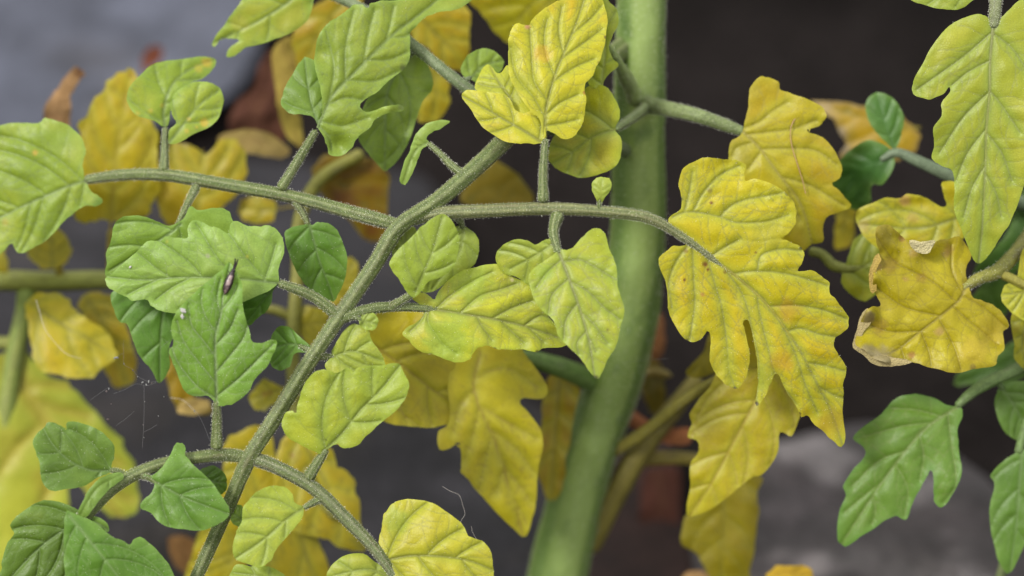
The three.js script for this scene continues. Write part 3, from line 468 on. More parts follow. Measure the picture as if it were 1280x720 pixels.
// top yellow leaflet with its side lobes
leaflet(fl, mod(YELLOW, { c: '#b7b53e', c2: '#c2bd45', name: 'leaflet', mid: [640, 125, 625, 105, 612, 82], d: [3, 7], out: [640, 152, 612, 126, 595, 112, 599, 93, 609, 80, 617, 86, 624, 92, 635, 82, 648, 104, 660, 128, 668, 152] }));
leaflet(fl, mod(LIME, { c: '#b5b53c', mid: [752, 112, 757, 60, 752, -5], d: [8, 9], rib: 1.4, out: [748, 112, 735, 104, 738, 40, 745, -12, 762, 3, 771, 13, 773, 28, 766, 45, 761, 58, 765, 72, 773, 82, 761, 93] }));
leaflet(fl, mod(YELLOW, { c: '#d0c03d', c2: '#d6ad3a', hairs: 0.6, mid: [676, 177, 657, 165, 634, 152, 610, 138, 577, 120], d: [-1, 2], quilt: 0.7, cup: -0.12, roll: 5, out: [679, 178, 670, 180, 655, 180, 637, 179, 620, 172, 605, 160, 595, 147, 587, 135, 580, 126, 577, 119, 582, 114, 597, 114, 615, 117, 632, 120, 640, 127, 645, 138, 655, 143, 668, 138, 679, 148, 682, 165] }));
leaflet(fl, mod(YELLOW, { c: '#cdbc42', c2: '#d9b03f', mix: 0.25, scale: 70, hairs: 0.6, label: 'large bright yellow leaflet with orange flush standing before the stem top', mid: [682, 172, 682, 140, 692, 100, 707, 62, 722, 25, 732, -8, 737, -24], d: [-1, 5], quilt: 0.85, cup: -0.1,
  lat: [[682, 150, 668, 125, 645, 95, 638, 60], [684, 128, 668, 105, 664, 70, 662, 38], [693, 98, 682, 70, 680, 45, 684, 25], [704, 70, 698, 40, 702, 10], [682, 145, 700, 130, 722, 120], [682, 158, 700, 155, 722, 150], [690, 105, 715, 88, 742, 75], [702, 75, 730, 55, 752, 38], [714, 45, 738, 25, 752, 8]],
  out: [680, 174, 684, 164, 692, 167, 702, 174, 715, 172, 724, 162, 730, 147, 732, 127, 731, 108, 740, 97, 747, 82, 754, 65, 757, 45, 759, 27, 755, 7, 748, -12, 737, -24, 720, -14, 700, 2, 690, 6, 677, 15, 666, 25, 661, 34, 655, 34, 645, 32, 637, 42, 635, 57, 635, 75, 637, 100, 645, 114, 655, 130, 664, 142, 674, 150],
  sp: [[659, 35, 5, '#d99a80', 0.8], [731, 118, 4, '#9c5a34', 0.8], [756, 48, 3, '#5f4b2c', 0.8], [748, 80, 3, '#5f4b2c', 0.7], [678, 70, 14, '#e0ae3c', 0.5], [640, 70, 20, '#aab23c', 0.5], [655, 105, 18, '#a8b03c', 0.5]] }));
leaflet(fl, mod(LIME, { c: '#b3c04e', vein: 0.15, quilt: 0.12, mid: [750, 254, 752, 240, 752, 226], d: [-4, -5], rib: 1, out: [750, 256, 746, 250, 741, 239, 740, 228, 747, 223, 758, 222, 765, 228, 763, 238, 756, 246] }));
// the big golden leaflet
leaflet(fl, mod(YELLOW, { c: '#cab632', c2: '#ccb030', cv: '#84885a', ce: '#b5b53e', mix: 0.45, hairs: 1.1, h: 0.00028, quilt: 0.8, cup: -0.06, arch: 0.03, wav: 1.3, rib: 4, tipDark: 0, label: 'largest golden yellow leaflet, deeply lobed and freckled brown',
  mid: [838, 284, 853, 294, 869, 306, 892, 324, 919, 344, 953, 374, 978, 406, 1000, 439, 1019, 476, 1039, 514, 1053, 556], d: [-2.6, 7],
  lat: [[840, 272, 858, 265, 897, 270, 919, 277, 956, 276, 985, 268], [900, 270, 912, 258, 930, 250, 955, 245, 978, 240], [866, 265, 880, 240, 900, 220, 925, 208], [856, 263, 862, 240, 866, 215], [915, 341, 945, 337, 980, 340, 1010, 348, 1033, 356], [888, 320, 905, 308, 922, 299], [945, 337, 950, 318, 975, 310, 1000, 312], [865, 304, 867, 352, 868, 377, 861, 423], [860, 306, 846, 325, 836, 352, 840, 385], [883, 318, 894, 358, 900, 377, 907, 420, 911, 462, 918, 483], [905, 334, 928, 369, 939, 412, 947, 453, 944, 503], [945, 368, 947, 384, 958, 431, 968, 466, 994, 504], [975, 402, 992, 439, 1006, 481, 1022, 516], [961, 381, 994, 380, 1031, 387, 1058, 398], [983, 412, 1000, 409, 1022, 416, 1045, 420], [1006, 451, 1031, 456, 1055, 463], [1022, 482, 1040, 492, 1053, 497]],
  out: [836, 272, 851, 261, 851, 244, 849, 227, 853, 213, 864, 204, 881, 197, 894, 198, 911, 200, 925, 202, 932, 206, 931, 220, 932, 227, 942, 223, 956, 226, 972, 233, 983, 242, 992, 255, 994, 266, 992, 280, 981, 292, 964, 297, 939, 300, 924, 297, 928, 299, 947, 301, 967, 297, 983, 299, 1000, 308, 1004, 316, 1000, 327, 995, 337, 1011, 336, 1025, 344, 1036, 353, 1035, 363, 1042, 372, 1053, 386, 1060, 398, 1056, 411, 1044, 420, 1041, 427, 1047, 442, 1056, 456, 1057, 464, 1053, 478, 1054, 495, 1053, 520, 1056, 546, 1053, 558, 1042, 552, 1028, 538, 1017, 530, 1008, 518, 1001, 520, 994, 506, 981, 487, 968, 464, 961, 478, 953, 495, 944, 506, 943, 497, 946, 475, 945, 453, 942, 434, 938, 412, 932, 397, 928, 399, 930, 412, 934, 431, 935, 451, 931, 470, 919, 485, 908, 480, 894, 467, 887, 451, 886, 434, 887, 416, 883, 408, 881, 416, 875, 423, 862, 426, 853, 420, 842, 403, 835, 387, 834, 377, 832, 352, 825, 336, 823, 323, 831, 315, 842, 307, 858, 305, 848, 292, 836, 283],
  sp: [[887, 238, 4, '#8a7a3a', 0.7], [889, 253, 2.5, '#7a4a22', 0.9], [881, 330, 5, '#7c4a20', 0.9], [884, 336, 3.5, '#7c4a20', 0.9], [857, 313, 4, '#80602a', 0.7], [855, 349, 2.5, '#7a4a22', 0.9], [943, 314, 2, '#7a4a22', 0.9], [943, 347, 2, '#8a5a22', 0.8], [877, 367, 4, '#b07a3a', 0.7], [905, 339, 3, '#7a5a22', 0.7], [918, 485, 4, '#3c2f33', 0.9], [857, 423, 4, '#3c3530', 0.9], [944, 503, 4, '#3c2a28', 0.9], [998, 516, 3.5, '#3c2f2a', 0.9], [983, 241, 3.5, '#3f4028', 0.9], [1000, 308, 3, '#43432a', 0.9], [851, 249, 4, '#5a6038', 0.8], [984, 385, 20, '#c99a36', 0.5], [975, 450, 18, '#c79a30', 0.5], [1040, 525, 24, '#b99a34', 0.5], [960, 285, 26, '#aaaa3c', 0.5], [905, 455, 30, '#b5ba44', 0.5], [950, 470, 22, '#a2ae40', 0.6]] }));
// lower left
leaflet(fl, mod(DEEP, { c: '#577b37', c2: '#668942', hairs: 1.1, mid: [141, 588, 111, 587, 83, 573, 64, 553, 54, 535], d: [-4, -6], quilt: 0.6, fold: 0.14, cup: -0.16,
  out: [142, 589, 140, 582, 142, 574, 142, 559, 133, 545, 117, 534, 94, 527, 83, 528, 83, 535, 86, 543, 78, 534, 72, 530, 60, 528, 57, 533, 47, 541, 41, 553, 46, 567, 50, 581, 51, 598, 61, 612, 72, 613, 94, 609, 107, 606, 122, 597, 136, 592] }));
leaflet(fl, mod(DEEP, { c: '#6b8d44', vein: 0.15, rib: 0, mid: [152, 593, 122, 610, 100, 645], d: [-7, -8], arch: 0.1, out: [153, 591, 135, 593, 120, 602, 108, 618, 100, 634, 97, 645, 108, 646, 122, 628, 138, 610, 154, 598] }));
leaflet(fl, mod(DEEP, { c: '#5d8b3c', mid: [255, 596, 268, 602, 284, 603], d: [2, 4], rib: 1, out: [246, 592, 251, 587, 264, 582, 278, 589, 284, 601, 281, 614, 270, 620, 252, 612] }));
leaflet(fl, mod(DEEP, { c: '#578537', c2: '#659242', hairs: 0.9, mid: [180, 594, 206, 609, 233, 623, 287, 643], d: [-6, -9], quilt: 0.9, cup: -0.22, fold: -0.08, out: [179, 594, 192, 594, 203, 585, 214, 567, 220, 555, 226, 553, 231, 558, 232, 569, 242, 580, 261, 599, 278, 620, 287, 639, 283, 649, 267, 659, 242, 663, 219, 660, 203, 655, 189, 642, 176, 634, 178, 628, 190, 617, 194, 605] }));
leaflet(fl, mod(DEEP, { c: '#597c35', c2: '#688640', hairs: 0.8, mid: [100, 648, 80, 662, 50, 684, 8, 728], d: [-5, -4], quilt: 0.9, out: [100, 640, 90, 632, 78, 628, 58, 625, 42, 630, 22, 645, 14, 656, 18, 666, 11, 678, 3, 701, 3, 712, -8, 728, 20, 750, 70, 750, 105, 735, 108, 670] }));
leaflet(fl, mod(DEEP, { c: '#70994a', mid: [112, 650, 124, 655, 136, 662], d: [-6, -6], rib: 0, out: [108, 648, 122, 646, 132, 652, 136, 664, 122, 668, 110, 660] }));
leaflet(fl, mod(DEEP, { c: '#588838', c2: '#6b994a', cv: '#9db17f', hairs: 0.8, rib: 0.8, vein: 0.4, mid: [86, 644, 112, 676, 138, 708, 185, 770], d: [-11, -10], fold: -0.28, quilt: 0.7, arch: 0.02, out: [83, 639, 97, 644, 117, 653, 139, 670, 153, 676, 163, 681, 168, 674, 175, 671, 189, 681, 206, 698, 214, 711, 222, 750, 190, 790, 130, 790, 92, 765, 82, 725, 80, 687, 81, 659] }));
leaflet(fl, mod(LIME, { c: '#a2b948', c2: '#b1c458', hairs: 0.7, mid: [381, 634, 357, 650, 330, 674, 293, 699], d: [-5, -7], out: [380, 634, 368, 628, 364, 616, 352, 608, 333, 609, 316, 619, 304, 636, 302, 653, 294, 667, 293, 696, 309, 705, 326, 708, 337, 702, 347, 684, 368, 660, 379, 645] }));
leaflet(fl, mod(DEEP, { c: '#7ea34a', mid: [302, 650, 296, 645, 288, 640], d: [1, 2], rib: 0, out: [304, 634, 296, 632, 288, 636, 287, 646, 294, 656, 304, 660] }));
leaflet(fl, mod(YELLOW, { c: '#b4b63a', c2: '#c6bb3d', hairs: 0.8, quilt: 1.0, cup: -0.1, mid: [484, 700, 512, 695, 557, 696, 590, 702, 620, 714], d: [-5, -7], out: [488, 708, 476, 690, 474, 675, 478, 657, 481, 642, 492, 629, 512, 624, 540, 629, 564, 643, 581, 659, 587, 671, 605, 677, 613, 688, 617, 708, 617, 730, 600, 750, 545, 765, 505, 745], sp: [[495, 650, 22, '#a2b547', 0.6]] }));
leaflet(fl, mod(LIME, { c: '#adb842', mid: [490, 722, 460, 712, 408, 722], d: [-3, -2], out: [490, 724, 478, 710, 467, 700, 454, 692, 437, 693, 419, 702, 409, 718, 408, 740, 450, 755, 490, 740] }));
leaflet(fl, mod(LIME, { c: '#98b53f', mid: [360, 740, 330, 722, 292, 716], d: [0, 1], out: [362, 745, 358, 722, 349, 713, 333, 708, 309, 707, 297, 705, 289, 713, 286, 735, 320, 755] }));
// narrow crumpled leaflet beside the stalk
leaflet(fl, mod(GREEN, { c: '#83a351', c2: '#8fae5c', vein: 0.3, rib: 1, mid: [534, 178, 520, 188, 503, 232], d: [6, 7], out: [537, 180, 533, 173, 540, 166, 553, 159, 563, 152, 553, 150, 533, 155, 520, 167, 512, 187, 503, 210, 500, 228, 506, 231, 513, 220, 522, 200, 527, 187] }));

// a second, higher leaf of the plant, its thin stalk passing behind
const ul = base('compound_leaf', at(775, 185, 26), plant);
const ST2 = { c: '#76875c', c2: '#98a37c', hairs: 3, ridge: 0.05 };
stalk(ul, 'leaf_stalk', [[795, 192, 38, 9], [730, 172, 18, 8], [650, 150, 14, 7.5], [587, 113, 12, 7.5], [545, 80, 12, 7], [512, 53, 14, 7], [470, 22, 16, 7], [437, 3, 18, 6.5], [380, -20, 20, 6]], ST2);
stalk(ul, 'leaf_stalk', [[520, 60, 14, 4.5], [508, 72, 15, 4], [499, 86, 16, 3]], ST2);
stalk(ul, 'leaf_stalk', [[574, 103, 13, 4.5], [582, 100, 14, 4], [590, 96, 14, 3]], ST2);
leaflet(ul, mod(GREEN, { c: '#80a44a', c2: '#8fae54', mid: [499, 84, 485, 115, 482, 155, 481, 212], d: [16, 19], out: [500, 82, 512, 66, 524, 70, 536, 82, 542, 103, 538, 115, 530, 123, 520, 150, 510, 177, 497, 200, 482, 213, 470, 203, 457, 187, 447, 172, 452, 140, 470, 105] }));
leaflet(ul, mod(GREEN, { c: '#8eb053', mid: [589, 97, 604, 82, 628, 76], d: [14, 16], out: [587, 99, 577, 91, 582, 72, 592, 64, 605, 61, 620, 66, 629, 77, 626, 88, 612, 98, 597, 103] }));
leaflet(ul, mod(GREEN, { c: '#8fac45', c2: '#a2b14b', mid: [390, -22, 350, 10, 300, 38, 268, 54], d: [19, 22], sp: [[300, 28, 14, '#b5b44a', 0.6]], out: [392, -20, 389, 15, 383, 28, 368, 38, 348, 47, 327, 55, 307, 60, 292, 70, 285, 71, 288, 59, 300, 50, 278, 48, 269, 57, 265, 57, 268, 48, 281, 32, 292, 15, 303, 0, 325, -30, 370, -38] }));
// gold leaflets of the same leaf, further back
leaflet(ul, mod(GOLD, { c: '#bb9625', c2: '#b28b24', mid: [515, 15, 545, 40, 580, 80], d: [42, 46], out: [508, 10, 530, -10, 560, -12, 583, 10, 586, 45, 583, 77, 577, 89, 560, 82, 535, 62, 512, 45] }));
leaflet(ul, mod(GOLD, { c: '#bd9a25', mid: [530, 70, 545, 105, 540, 150], d: [44, 47], out: [525, 70, 545, 78, 558, 100, 561, 128, 550, 147, 533, 151, 522, 140, 518, 100] }));
leaflet(ul, mod(OLIVE, { c: '#a49a35', c2: '#a38d30', mid: [690, -15, 655, 15, 632, 50], d: [36, 42], out: [695, -15, 692, 8, 668, 30, 650, 44, 630, 51, 617, 40, 600, 15, 584, -8, 620, -30, 665, -35] }));

// the leaf that leaves the stem to the right
const rl = base('compound_leaf', at(790, 128, 25), plant);
const ST3 = { c: '#7d8c55', c2: '#9caa78', hairs: 3, ridge: 0.05 };
stalk(rl, 'leaf_stalk', [[790, 121, 36, 12], [812, 131, 29, 10.5], [840, 137, 20, 9.5], [870, 144, 14, 9], [905, 156, 14.5, 8], [932, 166, 15, 6]], ST3);
stalk(rl, 'leaf_stalk', [[812, 131, 29, 7], [790, 148, 20, 6], [769, 162, 8, 4.5]], ST3);
stalk(rl, 'leaf_stalk', [[796, 128, 31, 10], [785, 102, 24, 9], [772, 78, 15, 6], [757, 52, 9, 3.5]], mod(ST3, { c: '#93a85a' }));
leaflet(rl, mod(LIME, { c: '#a5a93a', c2: '#b0ae3e', mid: [770, 161, 740, 172, 716, 190, 690, 205], d: [8, 12], out: [769, 161, 775, 147, 774, 135, 767, 120, 760, 110, 750, 106, 737, 107, 712, 130, 698, 160, 686, 185, 685, 200, 700, 213, 727, 222, 750, 217, 770, 207, 778, 190, 777, 173] }));
leaflet(rl, mod(GOLD, { c: '#b9a435', c2: '#b39630', cv: '#a59a52', label: 'gold leaflet with rounded lobes behind the largest leaflet', quilt: 0.8, mid: [928, 164, 947, 182, 970, 213, 1000, 253, 1016, 306], d: [14, 18], lat: [[932, 160, 950, 152, 965, 140, 985, 128], [934, 168, 960, 165, 995, 160, 1020, 150], [950, 186, 990, 185, 1020, 188, 1045, 205], [975, 220, 1010, 230, 1055, 257], [940, 178, 920, 185, 915, 195], [950, 190, 935, 210], [985, 235, 1000, 275]],
  out: [927, 166, 930, 157, 935, 133, 938, 110, 950, 97, 960, 97, 973, 102, 976, 112, 990, 117, 1013, 125, 1030, 137, 1032, 147, 1022, 157, 1001, 163, 1013, 165, 1030, 173, 1043, 190, 1052, 208, 1050, 220, 1040, 227, 1031, 229, 1043, 233, 1057, 247, 1063, 257, 1053, 263, 1033, 270, 1028, 283, 1028, 302, 1013, 307, 1000, 315, 970, 305, 935, 260, 912, 220, 910, 197, 913, 177, 922, 171], sp: [[925, 190, 18, '#aaa43c', 0.6], [945, 115, 12, '#b8ac44', 0.4]] }));
// a broken-off looking lower leaflet pair under the largest leaflet
stalk(rl, 'leaf_stalk', [[748, 572, 54, 9], [800, 545, 46, 8], [860, 498, 36, 7], [920, 462, 27, 5], [966, 450, 20, 3.5]], mod(ST3, { c: '#8f8638', c2: '#a39a4a', c3: '#7d6a3a', hairs: 1 }));
leaflet(rl, mod(GOLD, { c: '#b8a433', c2: '#b09a2f', cv: '#b29c4a', quilt: 0.7, mid: [966, 452, 945, 500, 923, 541, 890, 603, 862, 646], d: [19, 26], out: [990, 445, 962, 412, 930, 392, 905, 430, 890, 478, 873, 498, 863, 517, 865, 528, 861, 545, 873, 549, 875, 562, 865, 578, 863, 607, 860, 645, 886, 637, 915, 616, 940, 596, 952, 592, 973, 566, 975, 542, 977, 537, 990, 543, 1000, 522, 1008, 490] }));
leaflet(rl, mod(OLIVE, { c: '#8f8030', c2: '#8a772b', mid: [905, 590, 905, 660, 900, 740], d: [44, 52], out: [905, 580, 950, 592, 947, 623, 942, 667, 938, 720, 930, 745, 895, 745, 886, 718, 870, 693, 853, 677, 860, 640, 878, 605] }));
leaflet(rl, mod(OLIVE, { c: '#9c8a30', mid: [892, 425, 880, 448, 862, 468], d: [34, 38], out: [890, 415, 880, 438, 858, 465, 868, 470, 895, 465, 908, 438] }));

// the yellow leaf low behind, on a stalk that leaves the stem to the left
const bl = base('compound_leaf', at(750, 480, 40), plant);
stalk(bl, 'leaf_stalk', [[768, 490, 52, 15], [735, 474, 44, 14], [690, 456, 34, 12], [650, 447, 30, 10], [600, 455, 26, 6]], { c: '#68883f', c2: '#829c58' });
leaflet(bl, mod(GOLD, { c: '#c2b038', c2: '#bba634', cv: '#a08c3c', label: 'long pointed yellow leaflet hanging over the grey ground left of stem', quilt: 0.9, mid: [600, 440, 592, 484, 617, 547, 638, 613, 655, 672], d: [24, 30], lat: [[597, 470, 630, 460, 675, 485], [594, 485, 575, 505, 566, 540], [600, 505, 640, 530, 670, 545], [600, 505, 590, 545, 580, 575], [612, 535, 645, 560, 668, 590], [614, 545, 605, 580, 598, 610], [625, 575, 645, 600, 663, 625], [628, 585, 620, 615], [640, 620, 652, 640, 658, 655]],
  out: [582, 415, 600, 398, 632, 405, 655, 440, 684, 488, 676, 497, 650, 496, 648, 500, 663, 517, 678, 542, 678, 555, 672, 588, 670, 626, 663, 655, 655, 672, 642, 661, 617, 634, 597, 613, 584, 595, 576, 588, 576, 576, 572, 547, 565, 556, 549, 559, 547, 538, 560, 528, 560, 472] }));
leaflet(bl, mod(GOLD, { c: '#c0ab36', c2: '#b7a232', cv: '#a18c3c', quilt: 0.9, mid: [462, 428, 500, 455, 545, 490, 588, 515], d: [22, 26], out: [455, 415, 478, 385, 528, 385, 562, 418, 574, 465, 584, 508, 588, 517, 567, 528, 538, 534, 509, 532, 480, 526, 468, 515, 450, 470] }));
leaflet(bl, mod(GOLD, { c: '#a8872a', c2: '#a07a26', mid: [700, 470, 695, 540, 688, 625], d: [44, 50], out: [690, 468, 712, 468, 722, 485, 716, 540, 706, 580, 700, 620, 686, 626, 675, 600, 672, 560, 680, 500] }));

// the stem goes on above; unseen leaves added there to shade the soil behind
const shadeLeaf = base('compound_leaf', at(800, -260, 120), plant);
stalk(plant, 'main_stem', [[803, -110, 30, 31], [806, -400, 0, 27], [812, -800, -40, 22]], { c: '#8da648', c2: '#aebd70', sides: 14, step: 0.003 });
stalk(shadeLeaf, 'leaf_stalk', [[806, -320, 6, 12], [800, -300, 80, 12], [820, -290, 180, 11], [900, -300, 260, 10], [1010, -330, 300, 9], [1150, -330, 310, 7]], { c: '#7d8f50', c2: '#a9b484', sides: 8, step: 0.003 });
for (let i = 0; i < 21; i++) {
  const x = 560 + (i % 7) * 125 + 40 * noise(i, 2, 5), y = -210 - Math.floor(i / 7) * 150 - 60 * noise(i, 4, 5), d = 205 + 60 * noise(i, 8, 5) - Math.floor(i / 7) * 30, w = 80 + 30 * noise(i, 6, 5), q = (i % 2 ? 1 : -1) * 60;
  leaflet(shadeLeaf, mod(DEEP, { h: 0.0016, vein: 0.4, mid: [x, y, x + q * 0.4, y + 5, x + q, y + 15, x + q * 2.2, y + 20], d: [d, d - 10], out: [x - q * 0.1, y - 8, x + q * 0.2, y - w, x + q * 0.9, y - w * 0.9, x + q * 1.1, y - w * 0.6, x + q * 1.7, y - w * 0.5, x + q * 2.3, y + 22, x + q * 1.6, y + w * 0.7, x + q * 1.0, y + w * 0.8, x + q * 0.7, y + w, x + q * 0.1, y + w * 0.8] }));
}

// the yellow leaf behind the fork, on a stalk that runs down the picture
const yl = base('compound_leaf', at(375, 250, 48), plant);
const ST4 = { c: '#8f8d3a', c2: '#a39f50', sides: 10, step: 0.001 };
stalk(yl, 'leaf_stalk', [[455, 190, 52, 8], [400, 225, 50, 9], [376, 270, 48, 9], [372, 350, 46, 9], [366, 430, 45, 9], [370, 520, 43, 9], [388, 600, 38, 8], [420, 650, 36, 6]], ST4);
stalk(yl, 'leaf_stalk', [[370, 400, 46, 6], [345, 388, 45, 6], [318, 384, 45, 5]], ST4);
stalk(yl, 'leaf_stalk', [[368, 485, 44, 5], [358, 487, 42, 4], [348, 488, 41, 3]], ST4);
leaflet(yl, mod(GOLD, { c: '#c4a835', mid: [354, 488, 335, 490, 314, 500], d: [41, 42], sp: [[331, 493, 5, '#9a4a26', 0.7], [338, 491, 4, '#9a4a26', 0.7]], out: [357, 488, 346, 481, 332, 476, 321, 482, 313, 498, 316, 509, 332, 511, 346, 502] }));
leaflet(yl, mod(GOLD, { c: '#bf9f2e', mid: [372, 408, 390, 405, 410, 403], d: [46, 46], out: [368, 400, 380, 382, 400, 386, 412, 400, 406, 422, 390, 434, 376, 424] }));
leaflet(yl, mod(GOLD, { c: '#c0a02e', mid: [412, 370, 428, 350, 442, 328], d: [46, 47], out: [408, 378, 412, 350, 425, 326, 440, 324, 446, 345, 436, 368, 420, 382] }));
leaflet(yl, mod(GOLD, { c: '#bea535', c2: '#b59a30', mid: [376, 545, 400, 590, 425, 640, 458, 692], d: [38, 40], sp: [[365, 569, 4, '#a06a34', 0.6]], out: [358, 545, 385, 535, 412, 562, 426, 585, 443, 598, 446, 619, 450, 643, 458, 688, 440, 688, 412, 677, 399, 671, 371, 664, 345, 650, 340, 600] }));
leaflet(yl, mod(GOLD, { c: '#bca434', mid: [352, 600, 370, 660, 400, 735], d: [42, 46], out: [330, 600, 360, 590, 388, 640, 405, 690, 416, 745, 370, 770, 325, 750, 318, 670] }));
leaflet(yl, mod(GOLD, { c: '#c0a637', c2: '#b89c31', mid: [330, 550, 300, 610, 262, 700], d: [42, 48], out: [330, 532, 300, 538, 283, 552, 278, 590, 262, 640, 240, 690, 232, 750, 285, 760, 312, 690, 335, 625, 345, 565] }));
leaflet(yl, mod(OLIVE, { c: '#a98326', c2: '#8a6526', mid: [215, 450, 230, 480, 258, 515], d: [48, 50], out: [206, 440, 225, 465, 245, 495, 262, 503, 260, 515, 240, 518, 222, 510, 210, 490] }));
leaflet(yl, mod(OLIVE, { c: '#a07d2c', c2: '#7c5426', mix: 0.7, label: 'brown patched withering leaflet behind the upper stalk', mid: [398, 215, 440, 240, 482, 295], d: [54, 58], out: [393, 208, 420, 193, 452, 193, 480, 213, 486, 250, 480, 300, 455, 297, 425, 267, 402, 242], sp: [[430, 250, 24, '#7d4526', 0.7], [465, 285, 14, '#8a5028', 0.6]] }));
leaflet(yl, mod(OLIVE, { c: '#94792c', mid: [585, 250, 615, 232, 660, 250], d: [54, 56], out: [575, 250, 598, 215, 620, 200, 642, 213, 668, 250, 622, 265] }));
leaflet(yl, mod(GOLD, { c: '#b9962f', mid: [380, 255, 340, 262, 304, 262], d: [52, 54], out: [346, 255, 330, 245, 302, 252, 300, 268, 318, 281, 342, 278] }));
leaflet(yl, mod(GOLD, { c: '#b18a26', c2: '#a27c22', mid: [440, -5, 405, 30, 378, 90], d: [50, 54], out: [450, -10, 448, 20, 415, 42, 397, 80, 378, 92, 366, 60, 380, 25, 405, 0, 430, -18] }));

// old yellow stems low at the foot of the plant
const lowStalk = { c: '#857a34', c2: '#9a8f45', sides: 12, step: 0.001 };
const ol = base('compound_leaf', at(760, 640, 60), plant);
stalk(ol, 'leaf_stalk', [[730, 690, 62, 16], [770, 615, 56, 15], [800, 565, 54, 14], [835, 520, 54, 12], [875, 470, 54, 10]], lowStalk);
stalk(ol, 'leaf_stalk', [[790, 575, 58, 10], [840, 572, 58, 9], [885, 575, 58, 8]], mod(lowStalk, { c: '#8a7a30' }));
stalk(ol, 'leaf_stalk', [[800, 470, 56, 6], [815, 465, 58, 6], [840, 470, 58, 5]], mod(lowStalk, { c: '#8a7430' }));
leaflet(ol, mod(OLIVE, { c: '#7e6a2c', c2: '#6b4a24', mid: [812, 455, 815, 490, 825, 515], d: [60, 62], out: [806, 450, 826, 458, 832, 490, 826, 518, 812, 515, 803, 485] }));

// ---------------------------------------------------------------- the plant at the right edge
const rp = base('tomato_plant', onGround(1420, 760));
tag(rp, 'tomato plant reaching in from the right edge with pale, brown-edged and deep green leaves', 'tomato plant');
stalk(rp, 'main_stem', [[1330, -100, 40, 28], [1336, 200, 44, 30], [1350, 450, 60, 32], [1390, 700, 100, 34], [1420, 790, 118, 36]], { c: '#5d7d3c', c2: '#8ba164', sides: 16, step: 0.002 });
const r1 = base('compound_leaf', at(1250, -30, 2), rp);
stalk(r1, 'leaf_stalk', [[1330, -70, 30, 10], [1270, -45, 6, 9], [1247, -15, 1, 8], [1244, 10, 0, 7.5], [1242, 36, 0, 6]], { c: '#8a9560', c2: '#a7ad84', hairs: 5 });
leaflet(r1, mod(LIME, { c: '#9cad3d', c2: '#a9b546', cv: '#8b9067', hairs: 0.3, label: 'large pale lime leaflet hanging into the upper right corner', quilt: 0.85, mid: [1242, 32, 1238, 73, 1237, 117, 1233, 160, 1232, 200, 1228, 283, 1223, 331], d: [0, 6], cup: -0.1, rib: 3.4,
  lat: [[1240, 40, 1205, 70, 1170, 95, 1146, 112], [1238, 75, 1210, 90, 1190, 106], [1236, 115, 1205, 145, 1175, 190], [1233, 160, 1210, 190, 1195, 225], [1232, 205, 1215, 235, 1205, 270], [1242, 42, 1265, 60, 1285, 90], [1237, 112, 1255, 135, 1275, 165], [1233, 165, 1252, 190, 1265, 225], [1231, 215, 1245, 240, 1252, 270]],
  out: [1243, 34, 1238, 25, 1227, 18, 1210, 20, 1190, 30, 1170, 50, 1153, 80, 1141, 105, 1143, 118, 1160, 123, 1177, 118, 1188, 108, 1189, 112, 1178, 127, 1177, 143, 1168, 157, 1168, 180, 1165, 197, 1177, 207, 1190, 213, 1193, 233, 1193, 260, 1207, 300, 1222, 330, 1237, 317, 1250, 297, 1263, 277, 1273, 253, 1285, 215, 1300, 190, 1318, 150, 1322, 90, 1305, 30, 1280, 0, 1268, 5, 1256, 18, 1249, 27] }));
leaflet(r1, mod(LIME, { c: '#98ac40', mid: [1230, -12, 1190, -8, 1138, -14], d: [0, 4], out: [1232, -12, 1215, 2, 1200, 11, 1180, 12, 1155, 6, 1140, 0, 1128, -14, 1160, -34, 1210, -30] }));
const r2 = base('compound_leaf', at(1290, 300, 24), rp);
stalk(r2, 'leaf_stalk', [[1340, 240, 44, 12], [1295, 285, 26, 10], [1268, 318, 16, 9], [1245, 340, 11, 9], [1222, 349, 9, 7.5], [1202, 362, 8, 5.5]], { c: '#8f8f3c', c2: '#a8a35c', hairs: 2 });
stalk(r2, 'leaf_stalk', [[1245, 340, 11, 6], [1266, 349, 12, 6], [1290, 362, 13, 5]], { c: '#a39d42', c2: '#b5ac5c' });
